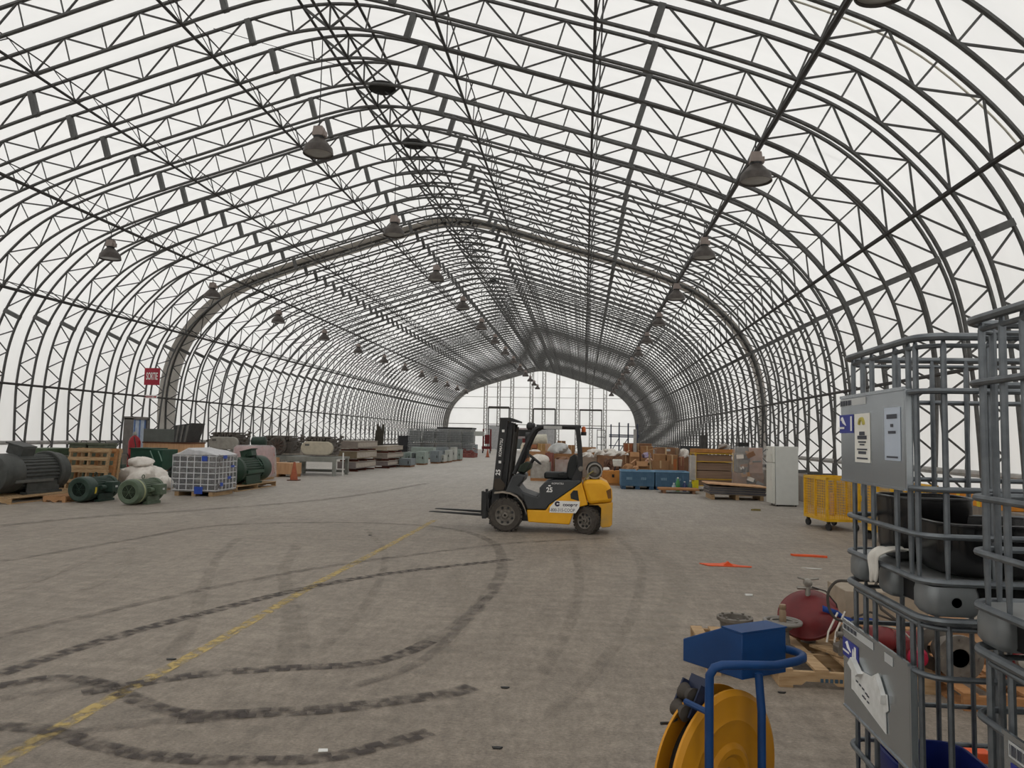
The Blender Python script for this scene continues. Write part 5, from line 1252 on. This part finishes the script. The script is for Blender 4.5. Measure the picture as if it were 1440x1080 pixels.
b = MB(); p0 = aty(907,636,30.0); p1 = aty(926,630.5,30.0); b.box(((p0.x+p1.x)/2,30.9,(p0.z+p1.z)/2+.0), ((p1-p0).length,.12,.03), ry=-math.atan2(p1.z-p0.z,p1.x-p0.x)); tag(b.build('loose_plank', CARD2), 'loose plank sloping up to the wide labelled box', 'plank')
carton('long box with a red stripe, farthest on the right side of the pile', 879,916,623.5,640,36, CARD3, 1.4, floor=F)
carton('brown box right of the long striped box', 902,918,627.5,640,35, CARD, .9, floor=F)
carton('small red brown box on the far long box, at its left end', 879,889,624.5,632,35.2, mat('rust_board', (156,92,62), rough=.85), .8, floor=F)
tag(MB().box((0,0,0), (.14,.14,2.3)).build('grey_post', mat('pale_grey_post', (168,166,162), rough=.6)), 'pale grey upright post standing in the pile in front of the long striped box', 'post').location = (aty(893,620,34.6).x, 34.6, 1.15)
heap('white plastic bags between the pile and the yellow rack', 955,968,631,644,31, BAGW, .9, 51)
carton('box holding the white bags left of the yellow rack', 956,970,642,670,31, CARD3, .9, floor=F, tape=False)
for k, (x0, x1, y0, y1, Y, m, lb) in enumerate(((876,890,652,664,29.0,CARD,'crumpled brown board hanging over the left blue bin'),(888,899,655,664,28.9,CARD2,'crumpled tan paper at the middle of the left blue bin'),(868,880,646,654,31.6,CARD2,'torn tan board right of the white label box edge'),(908,918,644,654,29.9,mat('rosy_paper', (206,170,150), rough=.8, bump=.3),'rosy crumpled paper just left of the thin timber post'))):
    heap(lb, x0, x1, y0, y1, Y, m, .6, 70+k, 'crumpled_board', 'board', 'crumpled boards in the pile')
p = at(1368,1068); t = tag(MB().box((0,0,.03), (.16,.12,.06)).build('orange_block', ORG, bevel=.006), 'small orange block on the floor, seen through the bars of the nearest cage', 'block'); t.location = (p.x, p.y, 0)
# yellow rack with wrapped boards
t = thing('yellow_rack', 'yellow framed rack full of stacked boards, its left post wrapped in film, on castors', 'rack', (4.80, 28.4, 0)); RY = mat('rack_yellow', (206,168,50), rough=.5, rgb2=(188,146,52), scale=6)
rw, rd, rh = 1.36, 1.2, 1.40
for x in (-rw/2, rw/2):
    for y in (-rd/2, rd/2): MB().box((x,y,.12+(rh-.12)/2), (.06,.06,rh-.12)).build('post', RY, t)
for z in (.2,.44,1.08,rh-.03):
    MB().box((0,-rd/2-.03,z), (rw,.03,.035)).build('cross_bar', RY, t); MB().box((0,rd/2,z), (rw,.03,.035)).build('cross_bar', RY, t)
for z in (.2,rh-.03):
    for x in (-rw/2, rw/2): MB().box((x,0,z), (.04,rd,.05)).build('side_bar', RY, t)
for z, h in ((.31,.2),(.6,.28),(.9,.26),(1.2,.22)): MB().box((0,0,z), (rw-.1,rd-.08,h)).build('board_stack', mat('brown_board_stack', (150,126,108), rough=.85, rgb2=(126,102,84), scale=3, stretch=(.4,.4,14)), t)
for x in (-rw/2, rw/2):
    for y in (-rd/2, rd/2): MB().lathe([(.015,-.025),(.06,-.025),(.06,.025),(.015,.025)], (x,y,.06), (1,0,0), n=14).build('castor', RUB, t)
b = MB(); b.bx(-rw/2-.22,-rw/2+.03,-rd/2-.06,-rd/2+.3,.3,1.3); b.build('film_wrap', FILM, t, bevel=.05)
MB().box((-rw/2-.02,-rd/2-.045,.25), (.24,.03,.3)).build('yellow_foot_plate', mat('bright_yellow', (214,196,30), rough=.5), t)
tt = tag(MB().box((0,0,0), (1.62,1.1,.13)).build('board_sheet', mat('tan_board', (176,124,70), rough=.8)), 'tan board box lid lying on top of the yellow rack', 'board'); tt.location = (4.9, 28.5, 1.47)
carton('brown tray box on the yellow rack lid, with a grey bundle on it', 1008,1038,632,637.5,28.1, mat('rusty_tray', (158,100,60), rough=.8), .7, tape=False, z0=1.537)
heap('grey crumpled bundle on the tray box over the yellow rack', 1010,1026,624,632.3,28.1, mat('grey_bundle', (158,152,146), rough=.7, bump=.3), .6, 61, 'cloth_bundle', 'bundle')
tag(MB().box((0,0,0), (.85,.6,.3)).build('dark_case', BLK2), 'dark case at the back between the white bags and the yellow rack', 'case').location = (4.65, 33.2, 1.45)
tag(MB().box((0,0,0), (.9,.7,1.3)).build('plain_carton', CARD3), 'plain brown carton under the dark case behind the yellow rack', 'box').location = (4.65, 33.2, .65)
# wrapped load and panels
DKITEM = mat('dark_packed_item', (70,66,62), rough=.6)
t = thing('wrapped_load', 'tall pallet load wrapped in clear film with a black lid, left of the refrigerator', 'pallet load', (5.66, 26.2, 0))
MB().box((.0,.1,.42), (.86,.9,.72)).build('brown_carton', CARD3, t, bevel=.01); MB().box((.2,.1,1.2), (.44,.7,.85)).build('pink_carton', mat('pale_pink_board', (176,140,122), rough=.8), t, bevel=.01)
MB().box((-.22,.1,1.11), (.4,.6,.66)).build('grey_load', mat('mixed_grey_load', (138,130,120), rough=.7, rgb2=(96,92,86), scale=7), t, bevel=.05); MB().box((-.18,.1,1.74), (.36,.5,.14)).build('black_lid', BLK, t); MB().box((-.2,.1,1.55), (.36,.5,.2)).build('grey_load_top', GREYM, t); MB().box((-.18,.1,1.74), (.3,.4,.1)).build('black_lid', BLK, t); MB().box((0,.1,.03), (.9,.95,.06)).build('pallet_base', WOOD, t)
b = MB(); b.rings([[b.v(p) for p in rrect(-.46-k,.46+k,-.42-k,.6+k,z,.1,3)] for z, k in ((.08,.02),(.5,.0),(.9,.015),(1.4,-.02),(1.66,-.03))], caps=False); b.build('film_wrap', mat('cloudy_film', (216,216,216), rough=.3, alpha=.22, var=.1, scale=5, bump=.6), t)
rnd = random.Random(33)
for k in range(16):
    MB().box((rnd.uniform(-.38,.36),-.36+rnd.uniform(-.03,.03),.35+.075*k), (rnd.uniform(.1,.3),.08,rnd.uniform(.06,.16)), rz=rnd.uniform(-.3,.3), ry=rnd.uniform(-.5,.5)).build('packed_item', (CARD2, GREYM, DKITEM, BAGW, CARD3)[k % 5], t)
t = thing('panel_stack', 'stack of dark panels under a plywood sheet on a pallet, left of the refrigerator', 'panel stack', (4.85, 24.55, 0))
for x in (-.75,0,.75): MB().box((x,0,.075), (.1,1.1,.15)).build('skid', WOOD, t)
for k in range(7): MB().box((.02*math.sin(k*2),.02*math.cos(k*3),.17+.036*k), (1.72,1.2+.03*math.sin(k),.032), ry=.015).build('panel', mat('dark_panel', (66,66,74), rough=.6, rgb2=(92,92,98), scale=5) if k % 2 else mat('pale_edge_panel', (128,118,110), rough=.7), t)
MB().box((0,-.05,.46), (1.86,1.3,.03), ry=.05).build('plywood_sheet', PLY, t)
# refrigerator: front to the left, side to the camera
t = thing('refrigerator', 'white upright refrigerator with a freezer door, its front turned left, near the right wall', 'refrigerator', (5.83, 22.5, 0), math.radians(0)); FR = mat('fridge_white', (206,208,204), rough=.4, var=.03); 
MB().bx(-.28,.36,-.36,.36,.04,1.72).build('cabinet', FR, t, bevel=.012)
DR = mat('fridge_door_white', (214,214,206), rough=.35, var=.03)
d1 = MB().bx(-.37,-.29,-.36,.36,.07,1.24).build('fridge_door', DR, t, bevel=.012); d2 = MB().bx(-.37,-.29,-.36,.36,1.25,1.72).build('freezer_door', DR, t, bevel=.012)
MB().bx(-.40,-.37,-.33,-.30,.75,1.15).build('handle', DR, d1); MB().bx(-.40,-.37,-.33,-.30,1.29,1.5).build('handle', DR, d2)
MB().box((-.375,.2,1.62), (.006,.06,.04)).build('badge', GREYM, d2)
for x in (-.22,.3):
    for y in (-.3,.3): MB().cyl((x,y,0),(x,y,.05),.025,n=10).build('foot', BLK, t)
# yellow wire cart
CY = mat('cart_yellow', (226,180,40), rough=.45, rgb2=(206,156,36), scale=6)
def wire_cart(label, loc, w, d, h, rz=0):
    t = thing('mesh_cart', label, 'cart', loc, rz, 'yellow mesh carts near the right wall'); z0 = .22
    for x in (-w/2, w/2):
        for y in (-d/2, 0, d/2): MB().box((x,y,z0+(h-z0)/2), (.05,.05 if y else .035,h-z0)).build('post', CY, t)
    for z in (z0, h-.03):
        for y in (-d/2, d/2): MB().box((0,y,z), (w+.05,.05,.06)).build('rail', CY, t)
        for x in (-w/2, w/2): MB().box((x,0,z), (.05,d,.06)).build('rail', CY, t)
    MB().box((0,0,z0+.01), (w,d,.03)).build('deck', CY, t)
    def mesh(x0, y0, x1, y1):
        b = MB(); L_ = math.dist((x0,y0),(x1,y1)); n = int(L_/.05)
        for k in range(1, n): b.tube([(x0+(x1-x0)*k/n, y0+(y1-y0)*k/n, z0),(x0+(x1-x0)*k/n, y0+(y1-y0)*k/n, h-.03)], .0045, 4)
        for k in range(1, 16): b.tube([(x0,y0,z0+(h-z0)*k/16),(x1,y1,z0+(h-z0)*k/16)], .0045, 4)
        b.build('mesh_panel', CY, t)
    mesh(-w/2,-d/2,w/2,-d/2); mesh(-w/2,d/2,w/2,d/2); mesh(w/2,-d/2,w/2,d/2); mesh(-w/2,-d/2,-w/2,d/2)
    b = MB(); b.box((w/2,-d/2-.03,h*.62), (.09,.03,.12)); b.box((w/2,-d/2-.03,h*.3), (.09,.03,.12)); b.build('latch', CY, t)
    for x in (-w/2+.05, w/2-.05):
        for y in (-d/2+.05, d/2-.05):
            c = MB(); c.lathe([(.015,-.022),(.075,-.022),(.075,.022),(.015,.022)], (x,y,.075), (1,.3,0), n=18); c.build('castor', BLK, t); MB().box((x,y,.165), (.06,.06,.09)).build('castor_fork', BLK, t)
    return t
wire_cart('yellow mesh cart on castors between the refrigerator and the tank cages', (5.43, 16.95, 0), .68, 1.15, 1.12, math.radians(6))
MB().box((0,0,.5), (.04,.2,.5)).build('plywood_offcut', PLY).location = (5.55, 17.1, .0)
o = bpy.data.objects['plywood_offcut']; o.location = (5.5, 17.1, .0); tag(o, 'plywood offcut standing inside the yellow mesh cart', 'board'); o.location.z = .0
wire_cart('second yellow mesh cart, half hidden behind the farther tank cages', (5.95, 14.7, 0), .8, 1.1, 1.12, math.radians(4))
t = thing('yellow_beam', 'yellow orange beam lying on the concrete wall, seen through the tank cages', 'beam', (6.98, 13.95, .80)); OY = mat('orange_yellow_beam', (226,150,44), rough=.6, rgb2=(206,130,40), scale=3)
MB().box((0,0,.1), (.28,2.3,.2)).build('beam_body', OY, t, bevel=.01)
for y in (-.9,-.3,.4,.95): MB().box((-.144,y,.1), (.01,.1,.2)).build('band', mat('yellow_band', (214,190,60), rough=.5), t)
# floor litter
def flat_sheet(name, label, cat, px, pts, m, h=.012):
    p = at(*px); b = MB(); b.prism(pts, .002, h, 'xy'); o = b.build(name, m); o.location = (p.x, p.y, 0); return tag(o, label, cat)
t = flat_sheet('orange_flag', 'orange plastic sheet with a raised fold, left of two orange pieces on the floor', 'plastic sheet', (1020,796), [(-.36,.12),(-.05,.16),(.02,.24),(.12,.17),(.2,.05),(.38,-.02),(.36,-.07),(-.26,-.06)], ORG, .014)
b = MB(); b.prism([(-.05,.0),(.04,.07),(.13,.0)], -.02,.05); b.build('fold', ORG, t)
flat_sheet('orange_strip', 'narrow orange plastic strip on the floor, the right of two orange pieces', 'plastic strip', (1138,783), [(-.27,.09),(-.24,-.0),(.0,-.03),(.26,-.08),(.27,-.02),(.1,.07)], ORG, .03)
flat_sheet('paper_scrap', 'grey white scrap of paper on the floor below the narrow orange strip', 'paper', (1142,799.5), [(-.14,.05),(-.02,.02),(.14,-.02),(.1,-.05),(.0,-.04)], PAPER, .006)
flat_sheet('crumpled_paper', 'small pale scrap on the floor left of the red dome valve', 'paper', (1053,838), [(-.04,.03),(.05,.02),(.04,-.02),(-.03,-.02)], PAPER, .02)
flat_sheet('paper_tag', 'small white tag lying on the floor at the bottom left, between tyre marks', 'paper', (454,1056), [(-.032,.02),(.02,.028),(.034,-.012),(-.02,-.024)], PAPER, .004)
flat_sheet('white_chip', 'tiny white scrap on the floor, right of the hose reel cart', 'paper', (1108,944), [(-.02,.01),(.02,.012),(.018,-.01),(-.02,-.01)], PAPER, .004)
t = flat_sheet('dry_leaf', 'dry yellow brown leaf scrap on the floor in front of the refrigerator', 'leaf', (1063,718), [(-.14,-.05),(.0,.12),(.14,.06),(.1,-.08)], mat('dry_leaf', (130,116,62), rough=.9, rgb2=(96,84,50), scale=30), .04)
for k, (px, lb) in enumerate((((240,928),'thin black splinter across the yellow floor line'),((710,968),'round black spot of rubber near the middle foreground'),((520,753),'black speck of rubber left of the forklift forks'),((1100,975),'black speck on the floor right of the cart handle'),((699,1053),'small black scrap at the bottom edge near the middle'))):
    s = (.7,.55,.5,.5,.55)[k]; flat_sheet('rubber_scrap', lb, 'scrap', px, [(-.06*s,.01),(.0,.03*s),(.06*s,.012),(.03*s,-.02*s),(-.04*s,-.018*s)], BLK, .01)
# far scaffold
t = thing('scaffold_tower', 'dark blue scaffold tower standing at the far end wall, right side', 'scaffold', (5.0, 92, 0)); SB = mat('scaffold_blue', (52,58,76), rough=.6)
for x in (-1.6,-.6,.5,1.6):
    for y in (-.6,.6): b = MB(); b.tube([(x,y,0),(x,y,3.4+.25*((x*7)%2))], .06, 5); b.build('standard', SB, t)
for z in (1.0,2.1,2.3): MB().box((0,0,z), (3.6,1.4,.14 if z > 2 else .1)).build('platform', SB, t)
b = MB(); b.tube([(-1.6,-.6,.2),(-.6,-.6,2.0)], .05, 5); b.tube([(.5,-.6,.2),(1.6,-.6,2.0)], .05, 5); b.tube([(-.6,-.6,.2),(.5,-.6,2.0)], .05, 5); b.build('brace', SB, t)
t = thing('far_rack', 'thin dark rack frame left of the scaffold, before the far end wall', 'rack', (2.3, 96, 0)); b = MB()
for x in (-.5,.5): b.tube([(x,0,0),(x,0,3.0)], .05, 5)
for z in (1.0,2.0,2.9): b.tube([(-.5,0,z),(.5,0,z)], .05, 5)
b.build('rack_frame', DK, t)
# pole bundle at the right wall
t = thing('pole_bundle', 'bundle of dark poles standing against the right wall behind the yellow rack', 'bundle', (5.9, 37.0, 0))
for k in range(6): b = MB(); b.tube([(-.16+.06*k,.05*((k*2)%3),0),(-.15+.06*k,.12,2.1+.1*((k*5)%3))], .04, 6); b.build('pole', mat('grey_pole', (84,82,80), rough=.7), t)
# ================================================================ lamps under the roof and ridge vents
LD = mat('dusty_lamp_shade', (92,86,82), rough=.5, metal=.4, rgb2=(70,65,62), scale=6); LB_ = mat('lamp_housing', (146,134,128), rough=.5, metal=.2, var=.12); LG = mat('frosted_lamp_lens', (150,148,144), rough=.35, var=.08)
def lamp(label, loc, wire, group, tilt=0.0):
    t = thing('pendant_lamp', label, 'lamp', loc, 0, group); t.scale = (.94,.94,.94)
    MB().lathe([(.35,0),(.36,.0),(.352,.07),(.335,.16),(.30,.2),(.22,.3),(.14,.38),(.12,.4),(.118,.38),(.2,.28),(.29,.17),(.34,.05)], n=36, caps=False).build('shade', LD, t)
    MB().lathe([(.002,.03),(.2,.02),(.345,.045)], n=36, caps=False).build('lens', LG, t)
    MB().lathe([(.11,.38),(.13,.4),(.13,.44),(.1,.46)], n=20).build('neck', BLK, t)
    b = MB(); b.box((0,0,.56), (.27,.25,.24), taper=.82); b.box((.15,0,.5), (.07,.16,.14)); b.build('ballast_housing', LB_, t, bevel=.012)
    b = MB(); b.tube([(0,0,.67),(0,0,.67+wire)], .013, 6); b.tube([(-.03,0,.68),(.0,0,.76),(.03,0,.68)], .01, 5); b.build('hanger_wire', BLK, t)
    return t
L0, LDY = 9.1, 6.77
first = None
rows = (('right', [9.5, 7.38], .5), ('middle', [-.17, 8.15], 2.2), ('left', [-9.7, 7.42], .5))
for nm, (x, z), wire in rows:
    k = 0; n = 0; y = L0
    while y < YEND-3:
        if nm == 'right' or y > 14:
            if nm == 'left' and y < 20: y += LDY; continue
            lb = 'grey dome lamp hanging in the %s row, %s from the camera' % ({'right':'right hand','middle':'middle','left':'left hand'}[nm], ORD[n])
            g = 'dome lamps under the roof'
            tl_ = .28 if (nm == 'middle' and n == 0) else 0.0
            if first is None or nm in ('middle','left') and n == 0: first = lamp(lb, W(x, y, z), wire, g, 0)
            else: dup(first, W(x, y, z), 0, lb, g)
            if tl_: bpy.context.view_layer.update()
            n += 1
        y += LDY
for k, (px, py, Y, lb) in enumerate(((518,80,19.7,'round black roof vent at the ridge, nearest of three'),(568,170,23.7,'round black roof vent at the ridge, second of three'),(690,386,45.7,'round black roof vent at the ridge, farthest of three'))):
    t = thing('ridge_vent', lb, 'vent', (CX+.15, Y, 11.50), 0, 'round black vents along the ridge')
    MB().lathe([(.002,0),(.34,0),(.38,.02),(.38,.1),(.3,.12)], n=32).build('vent_disc', mat('vent_black', (40,39,37), rough=.8, var=.25, scale=30), t)
    MB().lathe([(.1,.1),(.1,.3)], n=16).build('vent_neck', BLK, t)
# cables slung between the arches
def cable(px, label):
    b = MB(); b.tube([aty(*p) for p in px], .008, 5); tag(b.build('slung_cable', BLK), label, 'cable')
cable([(1080,180,17),(1200,230,16.2),(1340,262,15.6),(1440,282,15.2)], 'thin black cable slung across the right shoulder of the roof')
cable([(300,40,15.4),(340,52,15.7),(420,75,16.4),(490,96,17.6)], 'thin black cable running to the nearest ridge vent from the left')
